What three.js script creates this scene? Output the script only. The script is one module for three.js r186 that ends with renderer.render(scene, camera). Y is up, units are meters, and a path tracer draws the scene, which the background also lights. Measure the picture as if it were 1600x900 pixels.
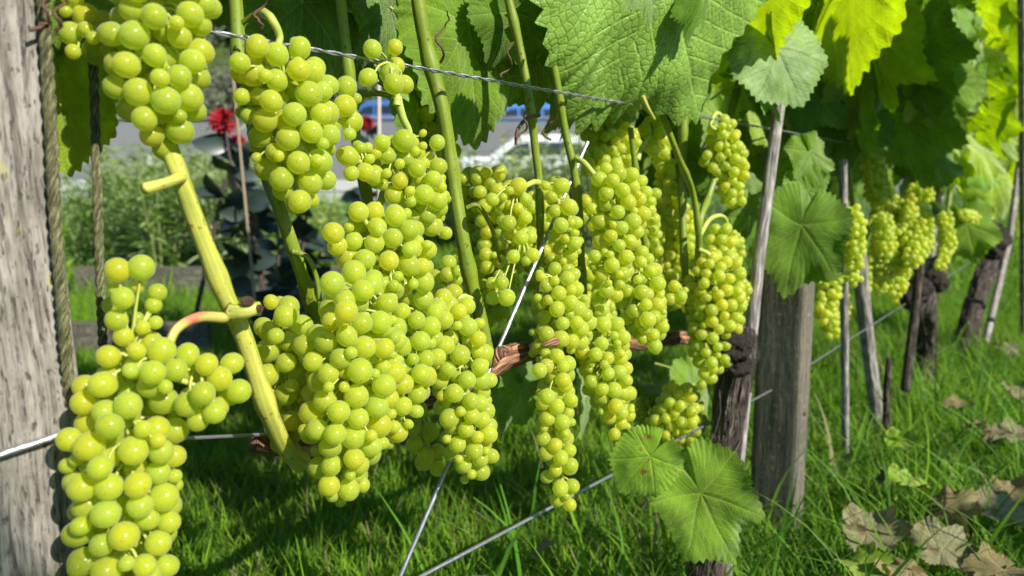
import * as THREE from 'three';
import { Sky } from 'three/addons/objects/Sky.js';
import { RoundedBoxGeometry } from 'three/addons/geometries/RoundedBoxGeometry.js';
import { mergeGeometries, toCreasedNormals } from 'three/addons/utils/BufferGeometryUtils.js';
import { ImprovedNoise } from 'three/addons/math/ImprovedNoise.js';

// ---------------------------------------------------------------- camera, sky, sun, exposure
const F = 1186, PITCH = 7.2 * Math.PI / 180, EYE = 0.48;
const scene = new THREE.Scene();
const camera = new THREE.PerspectiveCamera(2 * Math.atan(450 / F) * 180 / Math.PI, 16 / 9, 0.02, 600);
camera.position.set(0, EYE, 0); camera.rotation.x = -PITCH;
camera.focus = 0.5; camera.userData.fStop = 8.5;
const renderer = new THREE.WebGLRenderer();
renderer.toneMapping = THREE.LinearToneMapping;
renderer.toneMappingExposure = 1.78;
renderer.shadowMap.enabled = true;
const EL = 35 * Math.PI / 180, AZ = 47 * Math.PI / 180;
const toSun = new THREE.Vector3(Math.cos(EL) * Math.sin(AZ), Math.sin(EL), Math.cos(EL) * Math.cos(AZ));
const sky = new Sky(); sky.name = 'sky'; sky.scale.setScalar(500);
sky.material.uniforms.sunPosition.value.copy(toSun);
sky.material.uniforms.turbidity.value = 2.5; sky.material.uniforms.rayleigh.value = 1.2; sky.material.uniforms.mieCoefficient.value = 0.004;
sky.userData.kind = 'structure';
scene.add(sky); scene.environmentIntensity = 0.1;
const sun = new THREE.DirectionalLight(new THREE.Color(1, 0.94, 0.84), 4.2);
sun.name = 'sunlight'; sun.position.copy(toSun).multiplyScalar(20); sun.castShadow = true;
sun.shadow.mapSize.set(4096, 4096);
Object.assign(sun.shadow.camera, { left: -8, right: 8, top: 8, bottom: -8, near: 1, far: 60 });
scene.add(sun); scene.add(sun.target);

// ---------------------------------------------------------------- helpers
const V = (x, y, z) => new THREE.Vector3(x, y, z);
function rng(seed) { let a = seed >>> 0; return () => { a = (a + 0x6d2b79f5) | 0; let t = Math.imul(a ^ (a >>> 15), 1 | a); t = (t + Math.imul(t ^ (t >>> 7), 61 | t)) ^ t; return ((t ^ (t >>> 14)) >>> 0) / 4294967296; }; }
const R0 = rng(12345), rr = (a, b, r = R0) => a + (b - a) * r();
const PN = new ImprovedNoise(), noise = (x, y, z = 0.37) => PN.noise(x, y, z);
const fbm = (x, y, z = 0.37, o = 4) => { let s = 0, a = 0.5; for (let i = 0; i < o; i++) { s += a * noise(x, y, z); x *= 2.03; y *= 2.01; z *= 2.02; a *= 0.5; } return s; };
const clamp = THREE.MathUtils.clamp, lerp = THREE.MathUtils.lerp, sstep = (x, a, b) => THREE.MathUtils.smoothstep(x, a, b);
// the row of vines: a vertical plane through ROW0 along DIR; OUT points to the sunny side, where the camera stands
const ROW0 = V(-0.195, 0, -0.34), DIR = V(Math.sin(40 * Math.PI / 180), 0, -Math.cos(40 * Math.PI / 180)), OUT = V(Math.cos(40 * Math.PI / 180), 0, Math.sin(40 * Math.PI / 180));
const row = (t, h, off = 0) => ROW0.clone().addScaledVector(DIR, t).addScaledVector(OUT, off).setY(h);
const eye = V(0, EYE, 0), ax = V(1, 0, 0);
const sight = (px, py) => V((px - 800) / F, -(py - 450) / F, -1).applyAxisAngle(ax, -PITCH);
// where the line of sight through a point of the photograph meets the row (off metres before it), the ground, or a distance
const on = (px, py, off = 0) => { const d = sight(px, py), s = (off - OUT.dot(eye.clone().sub(ROW0).setY(0))) / OUT.dot(d); return eye.clone().addScaledVector(d, s); };
const deep = (px, py, z) => { const d = sight(px, py); return eye.clone().addScaledVector(d, z / -d.z); };
const depthOf = (p) => { const q = p.clone().sub(eye).applyAxisAngle(ax, PITCH); return -q.z; };

const taken = new Map();
function numbered(name) { const n = taken.get(name) ?? 0; taken.set(name, n + 1); return n ? `${name}_${String(n).padStart(3, '0')}` : name; }
function tag(o, label, category, group, kind) { if (label) o.userData.label = label; if (category) o.userData.category = category; if (group) o.userData.group = group; if (kind) o.userData.kind = kind; return o; }
function thing(name, label, category, pos, group) { const o = new THREE.Group(); o.name = numbered(name); if (pos) o.position.copy(pos); scene.add(o); return tag(o, label, category, group); }
function mesh(name, g, m, parent = scene) { const o = new THREE.Mesh(g, m); o.name = parent === scene ? numbered(name) : name; o.castShadow = o.receiveShadow = true; parent.add(o); return o; }
// geometry made in world places, set under a thing that stands at its base
const local = (g, o) => g.translate(-o.position.x, -o.position.y, -o.position.z);
const C = (r, g, b) => new THREE.Color().setRGB(r, g, b);
const mat = (o) => new THREE.MeshPhysicalMaterial({ side: THREE.DoubleSide, ...o });
function canvasTex(w, h, fn, srgb = true) {
  const d = new Uint8Array(w * h * 4);
  for (let y = 0; y < h; y++) for (let x = 0; x < w; x++) { const c = fn(x / w, y / h, x, y), i = (y * w + x) * 4; for (let k = 0; k < 3; k++) d[i + k] = clamp((c.length ? c[k] : c) * 255, 0, 255); d[i + 3] = 255; }
  const t = new THREE.DataTexture(d, w, h); t.wrapS = t.wrapT = THREE.MirroredRepeatWrapping; t.magFilter = THREE.LinearFilter; t.minFilter = THREE.LinearMipmapLinearFilter; t.generateMipmaps = true;
  if (srgb) t.colorSpace = THREE.SRGBColorSpace; t.needsUpdate = true; return t;
}
// a tube of changing radius along a smooth curve, ends closed, uv in metres
function tube(pts, radii, { seg = 24, rad = 10, bump = null, curve = true, smooth = true } = {}) {
  const c = curve && pts.length > 2 ? new THREE.CatmullRomCurve3(pts, false, 'centripetal') : null, P = [], N = [], U = [], I = [];
  const at = (u) => { if (c) return c.getPoint(u); const k = u * (pts.length - 1), i = Math.min(Math.floor(k), pts.length - 2); return pts[i].clone().lerp(pts[i + 1], k - i); };
  const rat = (u) => { if (!Array.isArray(radii)) return radii; const k = u * (radii.length - 1), i = Math.min(Math.floor(k), radii.length - 2); return lerp(radii[i], radii[i + 1], k - i); };
  let side = null, len = 0, prev = null;
  for (let i = 0; i <= seg; i++) {
    const u = i / seg, p = at(u), q = at(Math.min(1, u + 0.5 / seg)), o = at(Math.max(0, u - 0.5 / seg)), T = q.sub(o).normalize();
    if (!side) { side = Math.abs(T.y) < 0.9 ? V(0, 1, 0) : V(1, 0, 0); }
    side.addScaledVector(T, -side.dot(T)).normalize(); const B = T.clone().cross(side);
    if (prev) len += p.distanceTo(prev); prev = p.clone();
    const r = rat(u);
    for (let j = 0; j <= rad; j++) {
      const a = (j % rad) / rad * Math.PI * 2, rb = r * (bump ? 1 + bump(u, a, len) : 1), n = side.clone().multiplyScalar(Math.cos(a)).addScaledVector(B, Math.sin(a));
      P.push(p.x + n.x * rb, p.y + n.y * rb, p.z + n.z * rb); N.push(n.x, n.y, n.z); U.push(j / rad * 2 * Math.PI * r, len);
    }
  }
  for (let i = 0; i < seg; i++) for (let j = 0; j < rad; j++) { const a = i * (rad + 1) + j, b = a + rad + 1; I.push(a, a + 1, b, b, a + 1, b + 1); }
  for (const [i, up] of [[0, -1], [seg, 1]]) {
    const p = at(i / seg), base = P.length / 3, T = at(i ? 1 : 0.02).sub(at(i ? 0.98 : 0)).normalize().multiplyScalar(up);
    P.push(p.x + T.x * rat(i / seg) * 0.3, p.y + T.y * rat(i / seg) * 0.3, p.z + T.z * rat(i / seg) * 0.3); N.push(T.x, T.y, T.z); U.push(0, len * (i ? 1 : 0));
    for (let j = 0; j < rad; j++) { const a = i * (rad + 1) + j; if (i) I.push(a, a + 1, base); else I.push(a + 1, a, base); }
  }
  const g = new THREE.BufferGeometry();
  g.setAttribute('position', new THREE.Float32BufferAttribute(P, 3)); g.setAttribute('normal', new THREE.Float32BufferAttribute(N, 3)); g.setAttribute('uv', new THREE.Float32BufferAttribute(U, 2)); g.setIndex(I);
  if (bump) g.computeVertexNormals();
  return g;
}

// ---------------------------------------------------------------- materials
// berry skin: v = 1 at the blossom end (a brown scar with a pale ring), fine dark lenticels, faint veins under the skin
function berrySkin(seed) {
  const r = rng(seed), dots = []; for (let i = 0; i < 26; i++) dots.push([r(), 0.2 + r() * 0.75, 0.003 + r() * 0.005, 0.3 + r() * 0.55]);
  return canvasTex(256, 256, (u, v) => {
    const p = (1 - v) * Math.PI, X = Math.sin(p) * Math.cos(u * 6.2832), Z = Math.sin(p) * Math.sin(u * 6.2832), Y = Math.cos(p);
    const n = fbm(X * 1.6 + seed, Y * 1.6, Z * 1.6), n2 = fbm(X * 6 + seed, Y * 6, Z * 6);
    let c = [0.915 + n * 0.12, 0.94 + n * 0.05, 0.50 - n * 0.14]; c = c.map((x) => x * (1 + n2 * 0.07));
    const pol = p / Math.PI; // distance from the scar
    if (pol < 0.028) { const k = pol < 0.014 ? 0.25 : 1.0; c = [lerp(c[0], pol < 0.014 ? 0.33 : 0.92, 0.8), lerp(c[1], pol < 0.014 ? 0.24 : 0.88, 0.8), lerp(c[2], pol < 0.014 ? 0.1 : 0.6, 0.8)]; }
    for (const [du, dv, ds, dk] of dots) { let a = Math.abs(u - du); a = Math.min(a, 1 - a) * Math.sin(p); const d = Math.hypot(a * 2, v - dv); if (d < ds * 1.6) { const k = dk * (1 - sstep(d, ds * 0.5, ds * 1.6)); c = [c[0] * (1 - k * 0.5), c[1] * (1 - k * 0.65), c[2] * (1 - k * 0.6)]; } }
    return c;
  });
}
const skins = [berrySkin(3), berrySkin(11), berrySkin(29), berrySkin(47)];
const berryMats = [[0.92, 0.93, 0.22], [0.87, 0.92, 0.22], [0.96, 0.92, 0.17], [0.84, 0.91, 0.32], [0.90, 0.93, 0.24], [0.80, 0.85, 0.20]].map((c, i) => mat({ name: 'grape_skin', color: C(c[0], c[1], c[2]), map: skins[i % 4], roughness: 0.88, transmission: 0.68, thickness: 0, sheen: 1, sheenColor: C(0.75, 0.85, 0.6), sheenRoughness: 0.55, clearcoat: 1, clearcoatRoughness: 0.2, ior: 1.4, specularIntensity: 0.6, side: THREE.FrontSide }));

// vine leaf: blade coordinates are x in -1..1, y towards the tip, the stalk at the origin
const VEINS = [0, 50, -50, 106, -106].map((a) => a * Math.PI / 180);
function leafNet(x, y) { // distances to main veins, side veins, and the cell of the fine network
  let d1 = 9, d2 = 9; const r = Math.hypot(x, y);
  for (const a of VEINS) { const s = Math.sin(a), c = Math.cos(a), along = x * s + y * c, across = x * c - y * s; if (along > -0.02) { const bend = 0.03 * Math.sin(along * 4 + a * 3), ac = Math.abs(across - bend * along); d1 = Math.min(d1, ac / (1.25 - Math.min(along, 1.1)) * 0.9); if (ac < 0.36 * (0.3 + along) || a === 0) { const k = (along - ac * 0.95 - 0.05 * ac * ac) / 0.145 + (across > 0 ? 0.45 : 0), f = Math.abs(k - Math.round(k)); if (k > 0.6) d2 = Math.min(d2, f * 0.145 * 0.75); } } }
  return [d1, d2, r];
}
function worley(x, y, s) { const X = Math.floor(x), Y = Math.floor(y); let a = 9, b = 9; for (let i = -1; i < 2; i++) for (let j = -1; j < 2; j++) { const h = Math.sin((X + i) * 127.1 + (Y + j) * 311.7 + s) * 43758.5453, g = Math.sin((X + i) * 269.5 + (Y + j) * 183.3 + s) * 43758.5453; const d = Math.hypot(X + i + 0.1 + 0.8 * (h - Math.floor(h)) - x, Y + j + 0.1 + 0.8 * (g - Math.floor(g)) - y); if (d < a) { b = a; a = d; } else if (d < b) b = d; } return [a, b - a]; }
const LS = 1024, leafH = new Float32Array(LS * LS), leafV = new Float32Array(LS * LS), leafN = new Float32Array(LS * LS);
for (let j = 0; j < LS; j++) for (let i = 0; i < LS; i++) {
  const x = (i / LS) * 2.2 - 1.1, y = (j / LS) * 2.2 - 1.1, [d1, d2] = leafNet(x, y);
  const wx = x + 0.02 * noise(x * 6, y * 6), wy = y + 0.02 * noise(x * 6, y * 6, 4.1), w = worley(wx * 24, wy * 24, 1), w2 = worley(wx * 58, wy * 58, 7);
  const v1 = Math.exp(-Math.pow(d1 / 0.0085, 2)), v2 = Math.exp(-Math.pow(d2 / 0.007, 2)), v3 = 1 - sstep(w[1], 0, 0.16), v4 = 1 - sstep(w2[1], 0, 0.25);
  leafV[j * LS + i] = Math.max(v1, v2 * 0.8, v3 * 0.42, v4 * 0.15);
  leafN[j * LS + i] = Math.max(v3, v4 * 0.5) * (1 - Math.max(v1, v2));
  leafH[j * LS + i] = 0.62 + 0.22 * sstep(w[1], 0, 0.4) + 0.08 * sstep(w2[1], 0, 0.4) - 0.6 * Math.max(v1, v2 * 0.8) - 0.12 * v3;
}
const leafBump = canvasTex(LS, LS, (u, v, i, j) => leafH[j * LS + i], false);
function leafColour(a, vein, brown, blotch, seed, net) {
  return canvasTex(LS, LS, (u, v, i, j) => {
    const x = u * 2.2 - 1.1, y = v * 2.2 - 1.1, k = leafV[j * LS + i], n = fbm(x * 2.3 + seed, y * 2.3), n2 = fbm(x * 9 + seed, y * 9);
    let c = [0, 1, 2].map((q) => lerp(a[q] * (1 + n * 0.35 + n2 * 0.18), vein[q], k * 0.62));
    if (net) { const q = leafN[j * LS + i] * 0.75; c = c.map((x, m) => lerp(x, net[m], q)); }
    if (blotch) { const b = sstep(n + 0.55 * n2 + blotch, 0.18, 0.42) * (1 - k * 0.5); c = c.map((q, m) => lerp(q, brown[m] * (1 + n2 * 0.5), b)); }
    return c;
  });
}
const texGreen = leafColour([0.40, 0.56, 0.07], [0.60, 0.73, 0.24], [0.4, 0.25, 0.1], 0, 1), texYellow = leafColour([0.62, 0.74, 0.05], [0.70, 0.80, 0.18], [0.5, 0.35, 0.1], 0, 5);
const texHero = leafColour([0.52, 0.64, 0.28], [0.60, 0.72, 0.32], [0.5, 0.3, 0.2], 0, 3, [0.33, 0.47, 0.12]), texSick = leafColour([0.46, 0.62, 0.14], [0.66, 0.76, 0.32], [0.50, 0.30, 0.16], -0.2, 9);
const texDry = leafColour([0.58, 0.58, 0.42], [0.72, 0.68, 0.5], [0.45, 0.40, 0.28], 0.08, 21);
const leafMat = (name, map, c, tr, ro, o = {}) => mat({ name, map, bumpMap: leafBump, bumpScale: 0.0007, color: C(c[0], c[1], c[2]), transmission: tr, roughness: ro, thickness: 0, clearcoat: 0.05, clearcoatRoughness: 0.45, specularIntensity: 0.6, ...o });
const LM = {
  hero: leafMat('vine_leaf_upper', texHero, [1, 1.04, 1], 0.15, 0.42, { bumpScale: 0.0011, clearcoat: 0.5, clearcoatRoughness: 0.42 }),
  palePatch: leafMat('vine_leaf_pale_spotted', leafColour([0.58, 0.66, 0.40], [0.62, 0.70, 0.40], [0.62, 0.40, 0.26], -0.24, 13, [0.36, 0.48, 0.18]), [0.85, 0.98, 0.7], 0.25, 0.5, { bumpScale: 0.0011, clearcoat: 0.25 }),
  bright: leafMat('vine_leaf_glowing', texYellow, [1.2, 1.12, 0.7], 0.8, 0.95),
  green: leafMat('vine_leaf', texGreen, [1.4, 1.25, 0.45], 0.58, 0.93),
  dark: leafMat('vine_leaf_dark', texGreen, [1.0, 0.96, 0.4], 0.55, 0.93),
  yellow: leafMat('vine_leaf_yellow', texYellow, [1, 1, 0.8], 0.6, 0.92),
  sick: leafMat('vine_leaf_spotted', texSick, [1.3, 1.25, 0.8], 0.5, 0.88),
  pale: leafMat('vine_leaf_pale', texGreen, [1.1, 1.15, 1.2], 0.35, 0.8),
  dry: leafMat('dry_leaf', texDry, [0.9, 0.9, 0.8], 0.2, 0.9, { clearcoat: 0.05, bumpScale: 0.0015 }),
  brown: leafMat('brown_leaf', texDry, [0.82, 0.70, 0.55], 0.2, 0.92, { clearcoat: 0.05 }),
  yellowDry: leafMat('yellowed_leaf', texSick, [1.1, 0.95, 0.45], 0.3, 0.9, { clearcoat: 0.05 }),
};
// green shoots: fine lengthwise streaks, some rusty flecks
const texShoot = canvasTex(256, 512, (u, v) => { const s = fbm(u * 40, v * 1.5), q = fbm(u * 6, v * 14, 3), f = sstep(fbm(u * 22, v * 30, 8), 0.24, 0.34); const c = [0.70 + s * 0.3 + q * 0.1, 0.75 + s * 0.22 + q * 0.07, 0.30 + s * 0.2]; return [lerp(c[0], 0.45, f * 0.5), lerp(c[1], 0.3, f * 0.6), lerp(c[2], 0.15, f * 0.5)]; });
texShoot.repeat.set(14, 7);
const shootYellow = mat({ name: 'shoot_yellow_green', map: texShoot, color: C(1.0, 0.88, 1.0), roughness: 0.5, clearcoat: 0.15, clearcoatRoughness: 0.4 });
const shootGreen = mat({ name: 'shoot_green', map: texShoot, color: C(0.40, 0.47, 0.20), roughness: 0.5, clearcoat: 0.15, clearcoatRoughness: 0.4 });
const stalkMat = mat({ name: 'stalk_green', color: C(0.42, 0.47, 0.09), roughness: 0.6 });
const stalkRed = mat({ name: 'stalk_reddish', map: canvasTex(64, 256, (u, v) => { const k = sstep(fbm(u * 4, v * 5), -0.12, 0.18); return [lerp(0.72, 0.74, k), lerp(0.68, 0.42, k), lerp(0.36, 0.34, k)]; }), roughness: 0.5, clearcoat: 0.2 });
stalkRed.map.repeat.set(20, 12);
function barkTex(c1, c2, c3, seed) { return canvasTex(512, 512, (u, v) => { const w = fbm(u * 5 + seed, v * 2) * 0.09, s = fbm((u + w) * 42, v * 3.5, seed), q = fbm(u * 9, v * 9, seed + 3), f = fbm((u + w) * 110, v * 12, seed), k = sstep(s + f * 0.3, -0.25, 0.3); let c = [0, 1, 2].map((m) => lerp(c1[m], c2[m], k) * (1 + q * 0.4 + f * 0.3)); const l = sstep(q + s * 0.2, 0.2, 0.36); return c.map((x, m) => lerp(x, c3[m], l * 0.55)); }); }
const barkBump = canvasTex(512, 512, (u, v) => { const w = fbm(u * 5, v * 2) * 0.09; return 0.5 + fbm((u + w) * 42, v * 3.5, 1) * 0.8 + fbm((u + w) * 110, v * 12, 1) * 0.35; }, false);
const rep = (t, x, y) => { const q = t.clone(); q.repeat.set(x, y); q.needsUpdate = true; return q; };
const bT1 = barkTex([0.13, 0.11, 0.09], [0.38, 0.33, 0.28], [0.42, 0.41, 0.37], 1), bT2 = barkTex([0.32, 0.20, 0.13], [0.70, 0.52, 0.38], [0.74, 0.66, 0.56], 2);
const barkDark = mat({ name: 'vine_bark', map: rep(bT1, 6, 6), bumpMap: rep(barkBump, 6, 6), bumpScale: 0.006, roughness: 0.95 });
const barkCane = mat({ name: 'cane_bark', map: rep(bT2, 9, 6), bumpMap: rep(barkBump, 9, 6), bumpScale: 0.003, roughness: 0.85 });
const bT3 = barkTex([0.40, 0.38, 0.36], [0.66, 0.63, 0.60], [0.72, 0.70, 0.66], 3);
const stakeMat = mat({ name: 'weathered_stake', map: rep(bT3, 9, 4), bumpMap: rep(barkBump, 9, 4), bumpScale: 0.0012, roughness: 0.85 });
// weathered grey post: cracks and raised grain, a few lichen spots
const grainH = new Float32Array(1024 * 1024);
for (let j = 0; j < 1024; j++) for (let i = 0; i < 1024; i++) { const u = i / 1024, v = j / 1024, w = fbm(u * 4, v * 1.6, 2) * 0.05, g = fbm((u + w) * 60, v * 6, 5), f = fbm((u + w) * 190, v * 26, 6), cr = sstep(Math.abs(fbm((u + w) * 26, v * 1.6, 9)), 0, 0.016), pit = sstep(fbm((u + w) * 120, v * 40, 11), 0.16, 0.3); grainH[j * 1024 + i] = clamp(0.55 + g * 0.55 + f * 0.4 - (1 - cr) * 0.22 - pit * 0.25, 0, 1); }
const grainBump = canvasTex(1024, 1024, (u, v, i, j) => grainH[j * 1024 + i], false);
const texPost = canvasTex(1024, 1024, (u, v, i, j) => { const h = grainH[j * 1024 + i], n = fbm(u * 5, v * 3, 1), l = sstep(fbm(u * 9, v * 5, 14) + fbm(u * 40, v * 30, 2) * 0.35, 0.27, 0.36), w = fbm(u * 26, v * 9, 17), k = sstep(h, 0.2, 0.7); const c = [lerp(0.36, 0.66 + w * 0.25, k), lerp(0.34, 0.64 + w * 0.25, k), lerp(0.32, 0.61 + w * 0.25, k)].map((x) => x * (1 + n * 0.22)); return [lerp(c[0], 0.72, l * 0.6), lerp(c[1], 0.71, l * 0.6), lerp(c[2], 0.44, l * 0.6)]; });
const texPost2 = canvasTex(1024, 1024, (u, v, i, j) => { const h = grainH[j * 1024 + i], n = fbm(u * 6, v * 4, 4), s = sstep(fbm(u * 60, v * 40, 31), 0.21, 0.32), k = sstep(h, 0.15, 0.75); const c = [lerp(0.25, 0.42, k), lerp(0.235, 0.40, k), lerp(0.20, 0.34, k)].map((x) => x * (1 + n * 0.5)); return [lerp(c[0], 0.62, s * 0.7), lerp(c[1], 0.60, s * 0.7), lerp(c[2], 0.50, s * 0.7)]; });
const postMat = mat({ name: 'weathered_wood', color: C(0.78, 0.76, 0.71), map: rep(texPost, 5, 3.2), bumpMap: rep(grainBump, 5, 3.2), bumpScale: 0.0022, roughness: 0.92 });
const postMat2 = mat({ name: 'dark_weathered_wood', map: rep(texPost2, 6, 3), bumpMap: rep(grainBump, 6, 3), bumpScale: 0.0009, roughness: 0.92 });
const boardMat = mat({ name: 'board_wood', map: rep(texPost2, 1, 1.2), bumpMap: rep(grainBump, 1, 1.2), bumpScale: 0.003, roughness: 0.9 });
const wireMat = mat({ name: 'galvanised_wire', color: C(0.4, 0.41, 0.43), metalness: 0.8, roughness: 0.36, bumpMap: rep(barkBump, 60, 12), bumpScale: 0.0002 });
const ropeMat = mat({ name: 'rope_fibre', map: rep(barkTex([0.26, 0.26, 0.16], [0.58, 0.57, 0.40], [0.46, 0.50, 0.30], 7), 60, 30), bumpMap: rep(barkBump, 60, 30), bumpScale: 0.0008, roughness: 0.95 });
const tendrilMat = mat({ name: 'dry_tendril', color: C(0.10, 0.05, 0.025), roughness: 0.7 });

// ---------------------------------------------------------------- the setting
const bump2 = (x, z) => 0.02 * fbm(x * 0.9, z * 0.9) + 0.008 * fbm(x * 4, z * 4);
function groundH(x, z) {
  const f = -z; let h = bump2(x, z) + 0.35 * sstep(f, 4, 20);
  if (f > 26.2) h = 2.35 + 0.02 * fbm(x * 0.3, z * 0.3);
  if (f > 38) h += Math.min(45, (f - 38) * 0.55) + 2.4 * sstep(f, 38, 50) * fbm(x * 0.07, z * 0.07) + 0.9 * sstep(f, 38, 44) * fbm(x * 0.4, z * 0.4);
  return h;
}
{
  const xs = [], zs = []; for (let x = -200; x < -12; x += 4) xs.push(x); for (let x = -12; x < 12; x += 0.12) xs.push(x); for (let x = 12; x <= 200; x += 4) xs.push(x);
  for (let z = 90; z > 4; z -= 4) zs.push(z); for (let z = 4; z > -8; z -= 0.1) zs.push(z); for (let z = -8; z > -26; z -= 0.5) zs.push(z); zs.push(-26.15, -26.25); for (let z = -27; z > -60; z -= 0.9) zs.push(z); for (let z = -60; z >= -240; z -= 5) zs.push(z);
  const P = [], U = [], I = []; for (const z of zs) for (const x of xs) { P.push(x, groundH(x, z), z); U.push(x, z); }
  for (let j = 0; j < zs.length - 1; j++) for (let i = 0; i < xs.length - 1; i++) { const a = j * xs.length + i, b = a + xs.length; I.push(a, a + 1, b, b, a + 1, b + 1); }
  const g = new THREE.BufferGeometry(); g.setAttribute('position', new THREE.Float32BufferAttribute(P, 3)); g.setAttribute('uv', new THREE.Float32BufferAttribute(U, 2)); g.setIndex(I); g.computeVertexNormals();
  const t = canvasTex(1024, 1024, (u, v) => { const n = fbm(u * 7, v * 7), q = fbm(u * 40, v * 40, 2), k = sstep(n + q * 0.6, -0.2, 0.25); return [lerp(0.20, 0.27, k) * (1 + q * 0.6), lerp(0.22, 0.38, k) * (1 + q * 0.5), lerp(0.11, 0.12, k) * (1 + q * 0.5)]; }); t.repeat.set(0.6, 0.6);
  tag(mesh('ground', g, mat({ name: 'turf_soil', map: t, roughness: 1 })), null, null, null, 'structure');
}
const asphalt = mat({ name: 'asphalt', map: (() => { const t = canvasTex(256, 256, (u, v) => 0.40 + fbm(u * 30, v * 30) * 0.22 + fbm(u * 5, v * 5) * 0.1); t.repeat.set(0.7, 0.7); return t; })(), roughness: 0.9 });
{ const g = new THREE.PlaneGeometry(90, 9, 90, 12).rotateX(-Math.PI / 2).translate(-2, 0, -32), p = g.attributes.position, u = g.attributes.uv; for (let i = 0; i < p.count; i++) { p.setY(i, groundH(p.getX(i), p.getZ(i)) + 0.012); u.setXY(i, p.getX(i), p.getZ(i)); } g.computeVertexNormals(); tag(mesh('road', g, asphalt), null, null, null, 'structure'); }
{ // retaining wall of grey concrete blocks before the upper road
  const w = thing('retaining_wall', 'long grey concrete panel wall below the parked blue cars', 'wall', V(-2, 0.7, -26)), m = [0.19, 0.2, 0.21].map((k) => mat({ name: 'concrete', color: C(k, k, k * 1.01), roughness: 0.92, bumpMap: rep(barkBump, 2, 2), bumpScale: 0.004 }));
  const g = new RoundedBoxGeometry(4.792, 0.972, 0.5, 2, 0.006), cap = new RoundedBoxGeometry(1.18, 0.1, 0.6, 1, 0.02);
  const r = rng(4); for (let j = -1; j < 2; j++) for (let i = -4; i < 4; i++) { const b = mesh('panel', g, m[Math.floor(r() * 3)], w); b.position.set((i + (Math.abs(j) % 2) * 0.5) * 4.8, 0.14 + 0.49 + j * 0.98, (r() - 0.5) * 0.02); }
  for (let i = -14; i < 13; i++) mesh('coping', cap, m[2], w).position.set(i * 1.2, 2.22, 0);
}

// ---------------------------------------------------------------- grass
function bladeGeo(h, w, lean, seg = 4) {
  const P = [], I = []; for (let i = 0; i <= seg; i++) { const k = i / seg, y = h * (k - 0.25 * lean * k * k), z = h * lean * k * k, ww = w * (1 - Math.pow(k, 1.8)) * (0.65 + 0.6 * k * (1 - k) * 2); if (i < seg) P.push(-ww / 2, y, z, ww / 2, y, z); else P.push(0, y, z); }
  for (let i = 0; i < seg - 1; i++) { const a = i * 2; I.push(a, a + 1, a + 2, a + 1, a + 3, a + 2); } I.push(seg * 2 - 2, seg * 2 - 1, seg * 2);
  const g = new THREE.BufferGeometry(); g.setAttribute('position', new THREE.Float32BufferAttribute(P, 3)); g.setIndex(I); g.computeVertexNormals(); return g;
}
const grassMat = mat({ name: 'grass_blade', color: C(1, 1, 1), roughness: 0.9, transmission: 0.52, thickness: 0, specularIntensity: 0.4 });
function grass(name, label, geo, count, place, tint, seed) {
  const r = rng(seed), o = new THREE.InstancedMesh(geo, grassMat, count), m = new THREE.Matrix4(), q = new THREE.Quaternion(), e = new THREE.Euler(), c = new THREE.Color();
  o.name = name; o.castShadow = o.receiveShadow = true; let n = 0;
  for (let i = 0; i < count; i++) { const s = place(r); if (!s) continue; const [x, z, k] = s; e.set(rr(-0.35, 0.35, r), r() * 6.283, rr(-0.35, 0.35, r), 'YXZ'); q.setFromEuler(e); m.compose(V(x, groundH(x, z) - 0.004, z), q, V(k * rr(0.7, 1.4, r), k * rr(0.6, 1.3, r), k)); o.setMatrixAt(n, m); const d = fbm(x * 1.3, z * 1.3, seed) * 0.5 + rr(-0.25, 0.25, r), t = tint(d, r); c.setRGB(t[0], t[1], t[2]); o.setColorAt(n, c); n++; }
  o.count = n; tag(o, label, 'grass', null, 'stuff'); scene.add(o); return o;
}
const green = (d, r) => r() < 0.05 ? [0.34, 0.32, 0.14] : [0.175 * (1 + d), 0.35 * (1 + d * 0.8), 0.006 * (1 + d)];
const blue = (d) => [0.11 * (1 + d), 0.30 * (1 + d * 0.8), 0.015 * (1 + d)];
const inView = (r, z0, z1, p) => { const f = z0 + (z1 - z0) * Math.pow(r(), p); return [rr(-0.82, 0.9, r) * (f + 0.15), -f]; };
grass('grass', 'short mown grass under and around the vine row', bladeGeo(0.068, 0.0032, 0.5), 150000, (r) => { const [x, z] = inView(r, 0.55, 3.4, 0.8); return [x, z, rr(0.7, 1.1, r) * (1 + 0.5 * fbm(x * 1.5, z * 1.5, 7))]; }, green, 31);
grass('grass', 'longer bent grass blades beside the posts and trunks', bladeGeo(0.15, 0.0052, 0.75, 6), 3400, (r) => { const t = rr(0.1, 4.6, r), p = row(t, 0, rr(-0.22, 0.3, r) + 0.1 * fbm(t * 3, 1)); return fbm(t * 2.3, 3.3) < -0.12 ? null : [p.x, p.z, rr(0.6, 1.15, r)]; }, (d, r) => r() < 0.5 ? green(d, r) : blue(d), 32);
grass('grass', 'lawn between the vine row and the garden', bladeGeo(0.11, 0.009, 0.5), 60000, (r) => { const [x, z] = inView(r, 3.2, 9, 0.7); return [x, z, rr(0.8, 1.2, r)]; }, green, 33);
grass('grass', 'distant rough grass before the wall', bladeGeo(0.25, 0.03, 0.5), 22000, (r) => { const [x, z] = inView(r, 8.5, 25.5, 0.7); return [x, z, rr(0.6, 1.2, r)]; }, (d, r) => [0.2 * (1 + d), 0.36 * (1 + d), 0.07], 34);

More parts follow.
